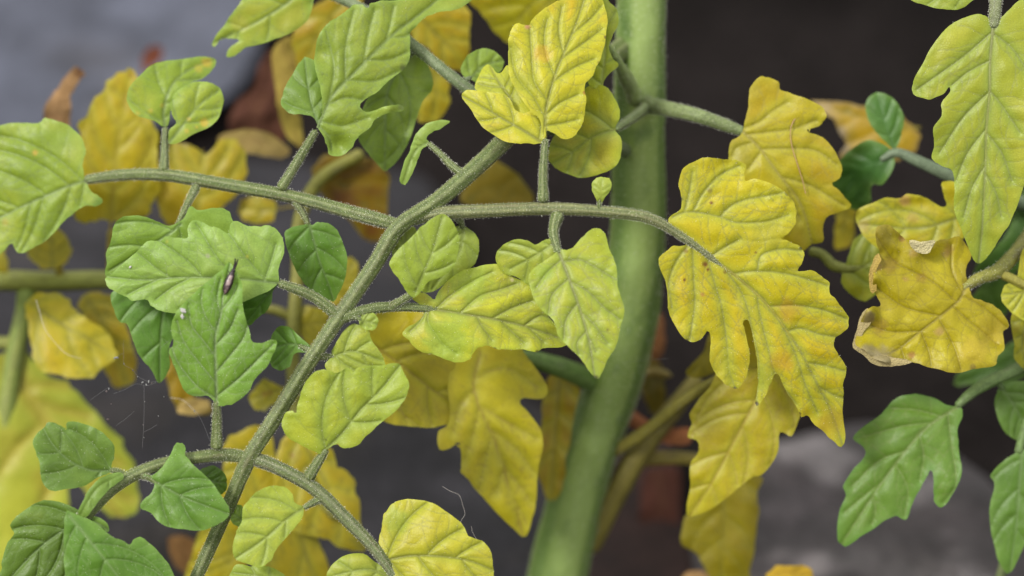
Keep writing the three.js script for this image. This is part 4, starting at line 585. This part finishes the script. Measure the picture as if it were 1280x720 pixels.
leaflet(r2, mod(OLIVE, { c: '#ab982e', c2: '#b8a634', cv: '#85773a', ce: '#9a8838', hairs: 0.2, label: 'withering ochre leaflet with curled brown edges and pinkish flecks', quilt: 0.8, wav: 1.5, mid: [1207, 354, 1200, 373, 1173, 397, 1143, 420, 1117, 440, 1070, 452], d: [8, 6], arch: 0.06, push: [[1072, 445, 20, 5], [1100, 456, 16, 4], [1082, 392, 12, 4], [1092, 295, 22, 4], [1090, 350, 14, 3], [1165, 300, 18, 3], [1128, 300, 10, -2], [1250, 420, 22, -3]], pucker: 2,
  lat: [[1203, 366, 1190, 340, 1190, 305], [1195, 378, 1160, 350, 1120, 330, 1092, 300], [1175, 396, 1130, 385, 1092, 360], [1150, 415, 1110, 415, 1080, 405], [1203, 370, 1230, 385, 1260, 408], [1190, 383, 1215, 405, 1250, 430], [1172, 398, 1190, 430, 1200, 462], [1150, 415, 1160, 440, 1163, 458], [1125, 433, 1130, 450]],
  out: [1209, 352, 1207, 341, 1209, 331, 1215, 320, 1209, 305, 1198, 295, 1183, 299, 1170, 302, 1158, 311, 1148, 312, 1138, 311, 1133, 300, 1123, 292, 1107, 283, 1091, 290, 1092, 307, 1097, 320, 1089, 340, 1090, 363, 1099, 383, 1087, 385, 1078, 393, 1072, 413, 1067, 433, 1077, 440, 1093, 453, 1113, 456, 1133, 453, 1160, 460, 1193, 468, 1217, 462, 1243, 457, 1246, 447, 1253, 440, 1257, 424, 1256, 413, 1263, 407, 1253, 390, 1240, 380, 1227, 376, 1215, 371],
  sp: [[1100, 449, 20, '#a79a78', 0.9], [1083, 440, 12, '#9c9070', 0.8], [1083, 398, 11, '#9a8a6c', 0.8], [1127, 298, 6, '#9a6a48', 0.6], [1095, 335, 7, '#a0704a', 0.45], [1140, 318, 7, '#b08a60', 0.4], [1181, 317, 8, '#b5886a', 0.35], [1138, 445, 6, '#b57a50', 0.6], [1172, 415, 8, '#c59a70', 0.5], [1110, 332, 15, '#8d6a3c', 0.45], [1098, 408, 14, '#96703f', 0.4], [1186, 312, 10, '#95603c', 0.4], [1150, 348, 9, '#9a7340', 0.4], [1215, 459, 5, '#4a4230', 0.8], [1100, 300, 22, '#8f8238', 0.6], [1240, 410, 25, '#cfb83e', 0.6], [1215, 440, 25, '#cdb53c', 0.6], [1130, 350, 6, '#b08a50', 0.5]] }));
leaflet(r2, mod({}, { c: '#ad9f74', c2: '#94825a', cv: '#9a8a66', vein: 0.3, rib: 0, quilt: 0.3, wav: 1.5, label: 'dry greyish underside of the curled leaf edge', mat: dryMat, mid: [1084, 388, 1070, 432, 1138, 452], lat: [[1070, 432, 1080, 445], [1080, 436, 1100, 452]], d: [4, 3], out: [1084, 386, 1090, 392, 1088, 404, 1080, 414, 1077, 430, 1092, 439, 1116, 447, 1140, 452, 1114, 458, 1093, 455, 1076, 442, 1066, 433, 1071, 413, 1077, 394] }));
leaflet(r2, mod({}, { c: '#a8904a', c2: '#9a6a48', cv: '#9a8a66', vein: 0.2, rib: 0, quilt: 0.2, mat: dryMat, label: 'brown dry rim of the ochre leaflet', mid: [1098, 318, 1089, 340, 1091, 365], d: [4, 4], out: [1098, 316, 1101, 324, 1095, 340, 1095, 364, 1090, 366, 1086, 342, 1091, 326] }));
leaflet(r2, mod({}, { cv: '#a59a72', c: '#c4ba92', c2: '#b3a77c', vein: 0.2, rib: 0, label: 'pale shrivelled leaf tip curling over the ochre leaflet', mid: [1138, 312, 1152, 316, 1168, 306], d: [4, 4], quilt: 0.2, out: [1136, 300, 1150, 302, 1168, 300, 1166, 308, 1158, 317, 1148, 316, 1142, 312], mat: dryMat }));
leaflet(r2, mod(YELLOW, { c: '#c3ab30', c2: '#b9a52f', mid: [1205, 270, 1150, 285, 1075, 280], d: [18, 20], wav: 1.4, sp: [[1131, 251, 9, '#bf8a66', 0.55], [1140, 272, 10, '#c9a070', 0.35], [1080, 283, 12, '#b39a68', 0.5]], out: [1207, 293, 1185, 312, 1140, 322, 1100, 312, 1076, 290, 1070, 265, 1093, 253, 1107, 247, 1127, 247, 1133, 243, 1157, 247, 1173, 257, 1183, 258, 1178, 240, 1177, 229, 1193, 227, 1199, 260] }));
leaflet(r2, mod(LIME, { c: '#b0a936', mid: [1060, 338, 1085, 330, 1112, 310], d: [25, 24], out: [1060, 322, 1070, 297, 1095, 290, 1115, 320, 1108, 360, 1093, 369, 1082, 376, 1064, 368, 1052, 353, 1053, 342] }));
stalk(r2, 'leaf_stalk', [[1010, 314, 27, 6], [1027, 318, 27, 6], [1042, 332, 26, 7], [1062, 336, 25, 6], [1085, 332, 25, 4]], { c: '#8a9140', c2: '#a0a55c' });
leaflet(r2, mod(YELLOW, { c: '#c4b236', mid: [1292, 362, 1275, 366, 1254, 368], d: [13, 12], out: [1310, 300, 1285, 305, 1275, 320, 1270, 348, 1254, 359, 1252, 373, 1260, 387, 1275, 398, 1300, 405, 1320, 360] }));
leaflet(r2, mod(YELLOW, { c: '#bca732', mid: [1285, 395, 1278, 425, 1282, 462], d: [17, 19], out: [1275, 385, 1264, 394, 1268, 430, 1268, 446, 1278, 460, 1292, 466, 1306, 440, 1308, 395] }));
const r3 = base('compound_leaf', at(1300, 450, 26), rp);
stalk(r3, 'leaf_stalk', [[1350, 425, 58, 10], [1300, 448, 28, 9], [1262, 466, 21, 8], [1235, 478, 19, 8], [1215, 491, 18, 7], [1195, 509, 18, 5]], { c: '#6f8a4c', c2: '#8aa068' });
stalk(r3, 'leaf_stalk', [[1240, 476, 20, 4.5], [1248, 479, 21, 4], [1254, 488, 22, 3]], { c: '#6f8a4c', c2: '#8aa068' });
stalk(r3, 'leaf_stalk', [[1310, 450, 34, 8], [1286, 520, 24, 6.5], [1272, 568, 21, 5]], { c: '#6f8a4c', c2: '#8aa068' });
leaflet(r3, mod(DEEP, { c: '#638d41', c2: '#6c9648', cv: '#88955c', ce: '#69984a', label: 'mid green lobed leaflet hanging over the grey stone', quilt: 0.9, mid: [1196, 509, 1160, 533, 1127, 570, 1093, 617, 1067, 657, 1051, 682], d: [18, 22], lat: [[1175, 520, 1145, 512, 1115, 510], [1165, 528, 1130, 532, 1075, 547], [1135, 562, 1100, 575, 1066, 607], [1105, 600, 1080, 620, 1056, 640], [1185, 518, 1190, 560, 1195, 605, 1180, 628], [1150, 543, 1155, 570, 1150, 600], [1120, 580, 1135, 610, 1131, 645], [1092, 620, 1095, 640, 1090, 655]],
  out: [1200, 507, 1187, 507, 1173, 500, 1160, 495, 1143, 492, 1120, 498, 1103, 517, 1067, 547, 1080, 558, 1083, 567, 1070, 583, 1055, 607, 1058, 616, 1050, 640, 1049, 677, 1057, 682, 1087, 663, 1113, 647, 1121, 643, 1132, 650, 1143, 623, 1155, 603, 1162, 590, 1164, 584, 1168, 600, 1168, 627, 1178, 633, 1193, 613, 1202, 593, 1200, 567, 1197, 537, 1203, 517] }));
leaflet(r3, mod(DEEP, { c: '#5a833e', c2: '#648d46', mid: [1253, 485, 1270, 510, 1290, 552], d: [22, 25], out: [1250, 482, 1246, 490, 1243, 502, 1250, 530, 1260, 543, 1277, 552, 1310, 560, 1315, 500, 1290, 478, 1265, 477] }));
leaflet(r3, mod(DEEP, { c: '#57823a', c2: '#608b43', mid: [1277, 562, 1274, 610, 1270, 660, 1262, 716], d: [21, 24], out: [1290, 560, 1265, 568, 1250, 580, 1238, 594, 1243, 602, 1238, 630, 1237, 647, 1243, 680, 1253, 710, 1262, 716, 1273, 697, 1282, 677, 1305, 650, 1320, 600, 1312, 570] }));
stalk(r3, 'leaf_stalk', [[1300, 640, 30, 7], [1262, 690, 34, 6], [1245, 740, 40, 6]], { c: '#7d8a58', c2: '#8f9a70' });
const r4 = base('compound_leaf', at(1240, 235, 30), rp);
stalk(r4, 'leaf_stalk', [[1336, 270, 44, 10], [1250, 245, 32, 9], [1190, 221, 27, 8], [1150, 203, 26, 7.5], [1120, 191, 26, 6], [1100, 200, 26, 4]], { c: '#77886a', c2: '#93a085' });
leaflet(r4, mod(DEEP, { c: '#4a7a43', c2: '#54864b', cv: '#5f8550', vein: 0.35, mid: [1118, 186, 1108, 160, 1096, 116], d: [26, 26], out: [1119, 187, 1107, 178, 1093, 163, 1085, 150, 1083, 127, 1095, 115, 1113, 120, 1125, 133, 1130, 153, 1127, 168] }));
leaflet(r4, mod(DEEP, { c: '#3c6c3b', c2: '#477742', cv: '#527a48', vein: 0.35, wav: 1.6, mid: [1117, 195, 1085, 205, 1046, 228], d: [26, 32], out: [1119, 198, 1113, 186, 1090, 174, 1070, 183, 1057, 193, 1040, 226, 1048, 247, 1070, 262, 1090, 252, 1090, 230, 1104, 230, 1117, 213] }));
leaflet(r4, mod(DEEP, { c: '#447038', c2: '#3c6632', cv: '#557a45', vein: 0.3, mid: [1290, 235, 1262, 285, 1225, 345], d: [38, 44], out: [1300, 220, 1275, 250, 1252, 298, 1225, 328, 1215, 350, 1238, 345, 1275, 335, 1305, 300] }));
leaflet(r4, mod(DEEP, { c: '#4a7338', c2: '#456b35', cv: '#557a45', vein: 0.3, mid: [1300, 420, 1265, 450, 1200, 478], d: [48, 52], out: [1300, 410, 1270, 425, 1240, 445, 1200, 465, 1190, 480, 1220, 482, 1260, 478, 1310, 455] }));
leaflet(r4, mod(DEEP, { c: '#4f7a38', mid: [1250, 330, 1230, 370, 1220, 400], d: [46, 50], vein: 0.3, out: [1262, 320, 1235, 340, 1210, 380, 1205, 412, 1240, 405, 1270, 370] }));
leaflet(r4, mod(OLIVE, { c: '#b8922f', c2: '#a57f2c', ce: '#7f7468', label: 'dull ochre leaflet with a greyish dry rim far behind', mid: [1150, 160, 1090, 150, 1018, 128], d: [52, 56], out: [1148, 170, 1140, 154, 1110, 138, 1077, 131, 1050, 127, 1016, 124, 1030, 138, 1048, 152, 1056, 178, 1052, 200, 1072, 215, 1100, 205, 1125, 200, 1142, 190], sp: [[1052, 165, 12, '#8d8172', 0.7], [1056, 190, 12, '#8d8172', 0.7], [1035, 133, 8, '#a0907a', 0.5]] }));
leaflet(r4, mod(GOLD, { c: '#b9952f', mid: [1060, 240, 1056, 275, 1050, 305], d: [50, 52], out: [1068, 240, 1052, 245, 1044, 285, 1048, 312, 1062, 305, 1070, 270] }));

// ---------------------------------------------------------------- the plant far behind at the left
const lp = base('tomato_plant', onGround(-160, 640));
tag(lp, 'blurred yellowing tomato plant far behind at the left edge', 'tomato plant');
const ST5 = { c: '#959a45', c2: '#a9ab5c', sides: 12, step: 0.001 };
stalk(lp, 'main_stem', [[-170, -60, 50, 30], [-150, 200, 56, 32], [-150, 420, 80, 34], [-160, 640, 130, 36]], { c: '#6d8a42', c2: '#8ba164', sides: 14, step: 0.002 });
const l1 = base('compound_leaf', at(-140, 345, 56), lp);
stalk(l1, 'leaf_stalk', [[-150, 340, 64, 16], [-60, 348, 58, 14], [0, 350, 56, 13], [60, 352, 55, 12.5], [130, 350, 54, 11.5], [210, 352, 54, 9]], ST5);
stalk(l1, 'leaf_stalk', [[36, 356, 56, 14], [30, 395, 56, 12], [18, 450, 57, 13], [8, 520, 58, 13], [0, 600, 60, 11]], mod(ST5, { c: '#879a48' }));
stalk(l1, 'leaf_stalk', [[-30, 430, 58, 9], [22, 428, 57, 8]], ST5);
stalk(l1, 'leaf_stalk', [[142, 348, 53, 9], [141, 318, 51, 7.5], [139, 285, 48, 5.5]], mod(ST5, { c: '#b09a38' }));
stalk(l1, 'leaf_stalk', [[75, 348, 55, 6], [74, 338, 53, 5], [68, 325, 51, 3.5]], mod(ST5, { c: '#b09a38' }));
leaflet(l1, mod(GOLD, { c: '#bf9f2c', c2: '#c3a832', cv: '#a89034', mid: [138, 288, 142, 230, 150, 160, 165, 86], d: [47, 44], out: [138, 276, 131, 272, 122, 276, 107, 279, 92, 270, 95, 240, 102, 205, 96, 182, 100, 157, 117, 127, 132, 108, 147, 93, 158, 87, 167, 88, 173, 100, 182, 122, 193, 155, 199, 181, 196, 205, 199, 236, 190, 251, 186, 264, 171, 273, 144, 277], sp: [[163, 93, 9, '#a8802c', 0.6]] }));
leaflet(l1, mod(GOLD, { c: '#b99a2d', c2: '#c0a433', mid: [240, 285, 250, 235, 255, 178], d: [50, 49], out: [212, 282, 198, 262, 196, 235, 202, 200, 218, 180, 240, 182, 258, 192, 278, 176, 298, 178, 309, 207, 302, 235, 276, 265, 250, 277], sp: [[232, 172, 16, '#9b8066', 0.8], [255, 175, 12, '#a08a68', 0.6]] }));
leaflet(l1, mod(GOLD, { c: '#c29f2a', mid: [66, 332, 64, 312, 66, 290], d: [51, 50], out: [68, 336, 56, 335, 41, 328, 35, 317, 48, 295, 68, 288, 86, 300, 89, 313, 81, 328] }));
leaflet(l1, mod(GOLD, { c: '#bfa728', c2: '#c7a62d', mid: [38, 378, 75, 405, 112, 425, 140, 445], d: [44, 42], out: [34, 380, 53, 366, 72, 369, 87, 377, 91, 386, 110, 397, 133, 418, 143, 443, 133, 461, 110, 474, 77, 470, 50, 457, 40, 430, 35, 403] }));
leaflet(l1, mod(GOLD, { c: '#b8942a', mid: [108, 372, 135, 415, 158, 478], d: [52, 53], out: [100, 380, 117, 362, 137, 371, 157, 403, 170, 443, 168, 470, 153, 483, 138, 475, 125, 440] }));
leaflet(l1, mod(GOLD, { c: '#b4902a', mid: [-20, 330, 0, 318, 12, 306], d: [54, 54], out: [-25, 345, 8, 340, 10, 322, 2, 312, -20, 310] }));
leaflet(l1, mod(LIME, { c: '#b8c654', c2: '#a9bb50', cv: '#b9ac42', vein: 0.9, vw: 7, halo: '#b4b84a', mix: 0.6, scale: 60, quilt: 1.4, lat: [[20, 470, 0, 500, -40, 540], [40, 500, 70, 510, 110, 520], [58, 525, 20, 560, -20, 620], [70, 545, 110, 560, 150, 580], [85, 570, 60, 610, 40, 660], [105, 595, 130, 610, 165, 625], [30, 485, 60, 480, 85, 482]], label: 'big blurred yellow-green leaflet at the left edge behind everything', mid: [12, 455, 40, 500, 80, 560, 150, 645], d: [58, 64], arch: 0.02, h: 0.001,
  out: [5, 440, 25, 432, 42, 450, 62, 470, 82, 478, 100, 493, 123, 517, 143, 540, 156, 560, 167, 580, 172, 612, 168, 640, 148, 644, 125, 636, 110, 622, 100, 608, 85, 598, 82, 618, 84, 640, 60, 668, 30, 710, -30, 740, -80, 680, -80, 560, -40, 470], sp: [[10, 560, 40, '#c3b845', 0.5], [60, 600, 30, '#c9b548', 0.4]] }));

// ---------------------------------------------------------------- fallen and dry leaves
function dry(label, o) {
  const r = leaflet(scene, mod({ cv: '#7a5a3c', quilt: 0.5, wav: 2.2, vein: 0.3, rib: 0, mat: dryMat, ragged: 2.5, name: 'dry_leaf' }, o));
  tag(r.mesh, label, 'dead leaf'); return r;
}
dry('tan curled dry leaf standing up beside the pale yellow leaf, upper left', { c: '#9c7a56', c2: '#8d6a48', mid: [70, 160, 78, 122, 100, 86], d: [52, 50], fold: -0.2, out: [57, 162, 57, 132, 66, 117, 78, 103, 85, 91, 96, 84, 105, 93, 97, 105, 90, 118, 88, 140, 82, 165], sp: [[99, 90, 12, '#5e3c28', 0.8]] });
dry('small reddish brown dry leaf on the grey cloth', { c: '#6e3b2f', c2: '#7d4632', mid: [180, 88, 190, 74, 204, 62], d: [120, 120], out: [178, 92, 180, 66, 190, 58, 204, 60, 202, 74, 190, 86] });
dry('large crumpled reddish brown dead leaf in the shade near the top', { c: '#56352a', c2: '#65402e', mid: [300, 170, 325, 130, 345, 70], d: [92, 88], wav: 3.5, out: [288, 165, 295, 130, 315, 110, 325, 78, 345, 62, 356, 85, 350, 120, 362, 160, 340, 185, 310, 180] });
dry('tan dry leaf strip hanging upright left of the upper green leaflet', { c: '#9a8a3f', c2: '#8c7438', mid: [352, 50, 356, 110, 372, 185], d: [56, 58], fold: -0.3, out: [343, 60, 362, 45, 372, 80, 366, 120, 378, 158, 378, 185, 358, 168, 344, 120] });
dry('pale straw coloured dry leaf piece above the round yellow leaf', { c: '#94824a', c2: '#7d6748', mid: [285, 175, 320, 178, 360, 190], d: [60, 60], out: [272, 172, 300, 162, 330, 166, 362, 186, 355, 197, 320, 192, 285, 186] });
dry('orange brown curled dry stalk end beside the main stem', { c: '#a5694a', c2: '#b57e58', mid: [782, 515, 815, 540, 862, 548], d: [56, 54], fold: -0.6, out: [780, 508, 800, 518, 830, 535, 862, 534, 864, 552, 835, 556, 805, 545, 782, 526] });
dry('dark brown dead leaf hanging beside the main stem, below mid height', { c: '#6b4429', c2: '#7c5530', mid: [812, 385, 820, 420, 812, 470], d: [70, 72], out: [806, 380, 822, 385, 832, 410, 826, 445, 812, 470, 800, 440] });
dry('rust brown dead leaf lying flat under the stems', { c: '#4a2a22', c2: '#58332a', mid: [820, 590, 830, 640, 815, 700], d: [118, 112], out: [808, 590, 845, 585, 850, 640, 838, 700, 812, 705, 800, 650] });
dry('small gold dead leaf showing at the bottom edge', { c: '#b8962c', c2: '#c0a034', mid: [960, 722, 985, 716, 1018, 722], d: [42, 42], out: [958, 722, 968, 708, 985, 706, 1010, 708, 1019, 722, 1002, 742, 966, 742] });
dry('pale tan dead leaf tip at the bottom edge below the olive leaflet', { c: '#a8865c', c2: '#9a7550', mid: [856, 722, 870, 716, 884, 722], d: [60, 60], out: [852, 724, 862, 714, 878, 714, 886, 724, 872, 740] });
dry('brown dead leaf scrap beside the lower end of the front stalk', { c: '#7a5a36', c2: '#6a4a2c', mid: [215, 672, 228, 690, 236, 712], d: [70, 72], out: [210, 672, 228, 668, 246, 678, 248, 706, 232, 716, 216, 700] });
dry('straw coloured shrivelled leaf piece under the insect leaflet', { c: '#b0985c', c2: '#9c8450', mid: [222, 510, 240, 508, 258, 500], d: [46, 46], out: [222, 514, 228, 502, 248, 498, 262, 500, 258, 514, 240, 520] });

// ---------------------------------------------------------------- the insect, flecks, silk and fibres
function ring(path, radii, sides, hexes, mat) { // a small tapering body along world points
  const curve = new THREE.CatmullRomCurve3(path), n = 24, pos = [], colr = [], idx = [], p = V(), T = V();
  for (let i = 0; i <= n; i++) {
    const t = i / n; curve.getPoint(t, p); curve.getTangent(t, T); const u = V().crossVectors(T, look).normalize(), v = V().crossVectors(u, T).normalize(), f = t * (radii.length - 1), k = Math.min(radii.length - 2, Math.floor(f)), r = radii[k] + (radii[k + 1] - radii[k]) * (f - k);
    for (let j = 0; j <= sides; j++) { const a = j / sides * 6.2832; pos.push(...p.clone().addScaledVector(u, Math.cos(a) * r).addScaledVector(v, Math.sin(a) * r * 0.8).toArray()); colr.push(...hexes(t, a, i, j)); if (i < n && j < sides) { const q = i * (sides + 1) + j; idx.push(q, q + 1, q + sides + 1, q + 1, q + sides + 2, q + sides + 1); } }
  }
  const g = new THREE.BufferGeometry(); g.setAttribute('position', new THREE.Float32BufferAttribute(pos, 3)); g.setAttribute('color', new THREE.Float32BufferAttribute(colr, 3)); g.setIndex(idx); g.computeVertexNormals(); return g;
}
const chitin = physical({ name: 'chitin', vertexColors: true, roughness: 0.35, specularIntensity: 0.7, side: THREE.DoubleSide });
const wingMat = physical({ name: 'insect wing', color: new THREE.Color(0.05, 0.035, 0.035), roughness: 0.3, side: THREE.DoubleSide });
{
  const S = insectLeaf.surface, lift = 0.0007, g = base('insect', S(285, 352, 0.0002));
  tag(g, 'tiny slender dark insect with a pinkish grey back on a green leaflet', 'insect');
  const mk = (name, geo, mat) => { const m = shadows(new THREE.Mesh(geo, mat)); m.name = name; place(m, g); return m; };
  mk('abdomen', ring([S(281, 367, lift), S(283, 360, lift * 1.3), S(287, 349, lift * 1.4), S(291, 338, lift * 1.3)], [0.00012, 0.00055, 0.00085, 0.0009, 0.00072, 0.00042].map((r) => r * 1.05), 14, (t, a) => { const top = Math.sin(a) > 0.15 || Math.sin(a) < -0.15; const band = Math.abs(Math.cos(a)) < 0.62 && t > 0.12 && t < 0.86; return band && top ? mix(col('#a08a86'), col('#4a3838'), smooth(0.4, 0.7, noise(t * 14, a, 4))) : col('#2b1d20'); }), chitin);
  mk('head', ring([S(291, 339, lift * 1.3), S(292, 336, lift * 1.3), S(293, 333, lift * 1.2)], [0.00035, 0.00048, 0.00035, 0.0001], 10, () => col('#1f1618')), chitin);
  const feeler = (x0, y0, x1, y1, x2, y2) => mk('antenna', ring([S(x0, y0, lift * 1.3), S(x1, y1, lift * 1.7), S(x2, y2, lift * 2.2)], [0.00022, 0.0002, 0.00012], 6, () => col('#241a1c')), chitin);
  feeler(292, 335, 293.5, 329, 294.5, 321.5); feeler(293, 335, 295.5, 329, 297.5, 322);
  const leg = (x0, y0, x1, y1) => mk('leg', ring([S(x0, y0, lift), S((x0 + x1) / 2, (y0 + y1) / 2, lift * 1.8), S(x1, y1, 0.00005)], [0.0001, 0.00009, 0.00005], 5, () => col('#2a1d1f')), chitin);
  leg(286, 351, 281, 349); leg(290, 345, 294, 343); leg(289, 341, 285, 338);
}
// pale flecks lying on leaflets
const fleckGeo = new THREE.IcosahedronGeometry(0.00045, 2); { const P = fleckGeo.attributes.position; for (let i = 0; i < P.count; i++) { const v = V(P.getX(i), P.getY(i), P.getZ(i)), k = 0.6 + 0.9 * noise(v.x * 5200 + 9, v.y * 5200 + v.z * 3100 + 9, 4); P.setXYZ(i, v.x * k * 1.5, v.y * k, v.z * k * 0.6); } fleckGeo.computeVertexNormals(); }
const fleckMat = physical({ name: 'pale husk', color: new THREE.Color(0.3, 0.29, 0.27), roughness: 0.8 });
function fleck(x, y, leaf, size, turn, label, mat = fleckMat) {
  const m = shadows(new THREE.Mesh(fleckGeo, mat)); m.name = numbered('fleck'); m.position.copy(leaf.surface(x, y, 0.0002)); m.scale.setScalar(size);
  m.quaternion.setFromRotationMatrix(new THREE.Matrix4().makeBasis(leaf.X, leaf.Y, leaf.normal)); m.rotateZ(turn); scene.add(tag(m, label, 'fleck')); return m;
}
fleck(229, 386, insectLeaf, 0.95, 1.2, 'fluffy white fleck on the edge of the insect leaflet'); 
fleck(228, 393, insectLeaf, 0.7, 0.4, 'small white fleck just below the fluffy one on the insect leaflet');
fleck(164, 334, wide, 0.45, 0.9, 'tiny white husk near the tip of the wide green leaflet');
// silk and fibres
function thread(name, label, category, lines, mat, r) {
  const geos = lines.map((l) => { const pts = l.map((p) => at(p[0], p[1], p[2] ?? -2)); const c = new THREE.CatmullRomCurve3(pts); return new THREE.TubeGeometry(c, Math.max(8, pts.length * 8), r, 5); });
  const m = shadows(new THREE.Mesh(mergeGeometries(geos), mat)); m.name = numbered(name); scene.add(tag(m, label, category)); return m;
}
const fibreMat = physical({ name: 'fibre', color: new THREE.Color(0.4, 0.37, 0.33), roughness: 0.5 });
const web = thread('cobweb', 'fine cobweb strands with specks of dust between the lower left leaflets', 'cobweb', [
  [[180, 482, 2], [180, 520, 0], [178, 560, -1]], [[180, 540, 0], [188, 536, 0], [196, 531, 0]], [[145, 447, 6], [154, 442, 5], [155, 455, 4], [166, 462, 3], [172, 470, 3], [186, 477, 2], [198, 477, 2]],
  [[198, 477, 2], [184, 482, 2], [170, 480, 2], [156, 487, 2], [142, 492, 2]], [[113, 500, 5], [124, 492, 5], [136, 484, 4]], [[155, 442, 5], [154, 432, 6], [155, 425, 7]], [[145, 532, 4], [155, 525, 4], [168, 514, 4]],
  [[244, 512, 4], [254, 530, 2], [262, 550, 0]], [[212, 425, 8], [206, 430, 8], [200, 436, 8]]], silkMat, 0.000014);
{ // dust caught in the web
  const list = [[146, 447, 1.3], [143, 448, 0.9], [166, 463, 0.8], [178, 478, 1], [186, 477, 1.2], [190, 479, 0.9], [183, 481, 0.8], [172, 471, 0.7], [133, 489, 1], [136, 486, 0.8], [180, 547, 0.8], [179, 531, 0.6], [155, 455, 0.6], [243, 514, 1], [135, 524, 1.2], [205, 496, 0.7], [198, 520, 0.6], [139, 505, 0.7], [181, 502, 0.6]];
  list.forEach(([x, y, s], i) => { const m = shadows(new THREE.Mesh(fleckGeo, i % 3 === 2 ? wingMat : silkMat)); m.name = i ? 'dust_speck_' + String(i).padStart(3, '0') : 'dust_speck'; m.position.copy(at(x, y, 2)); m.scale.setScalar(s * 0.42); m.rotation.set(i, i * 2, i * 3); place(m, web); });

}
thread('fibre', 'pale curled fibre hanging before the blurred yellow leaf, far left', 'fibre', [[[45, 375, 24], [50, 392, 23], [56, 411, 22], [66, 425, 22], [80, 440, 22], [92, 446, 22], [102, 448, 23]]], fibreMat, 0.000045);
thread('fibre', 'thin white wavy hair rising from the lowest yellow leaflet', 'fibre', [[[553, 608, -4], [563, 614, -5], [574, 619, -6], [578, 630, -6], [581, 643, -6], [576, 652, -6], [579, 664, -6]]], fibreMat, 0.00002);
thread('fibre', 'short white hair beside the lowest yellow leaflet', 'fibre', [[[589, 658, -4], [591, 666, -5], [596, 674, -5]]], fibreMat, 0.00002);
thread('fibre', 'fine bright strand stretched before the main stem', 'fibre', [[[778, 453, 10], [800, 451, 10], [822, 449, 10], [836, 448, 10]]], silkMat, 0.000016);
thread('dry_tendril', 'thin reddish dry tendril lying on the gold lobed leaflet', 'plant fibre', [[[1006, 136, 13], [997, 145, 13], [990, 155, 12.5], [988, 168, 12.5], [990, 183, 12.5], [996, 203, 12.5], [1003, 225, 13], [1007, 242, 13.5]]], physical({ name: 'dry tendril', color: new THREE.Color(0.28, 0.16, 0.09), roughness: 0.7 }), 0.0001);
thread('fibre', 'pale twisted fibre under the insect leaflet before the dark ground', 'fibre', [[[213, 497, 20], [228, 500, 20], [238, 508, 20], [245, 516, 20]]], fibreMat, 0.00005);

plantHairs();
renderer.render(scene, camera);
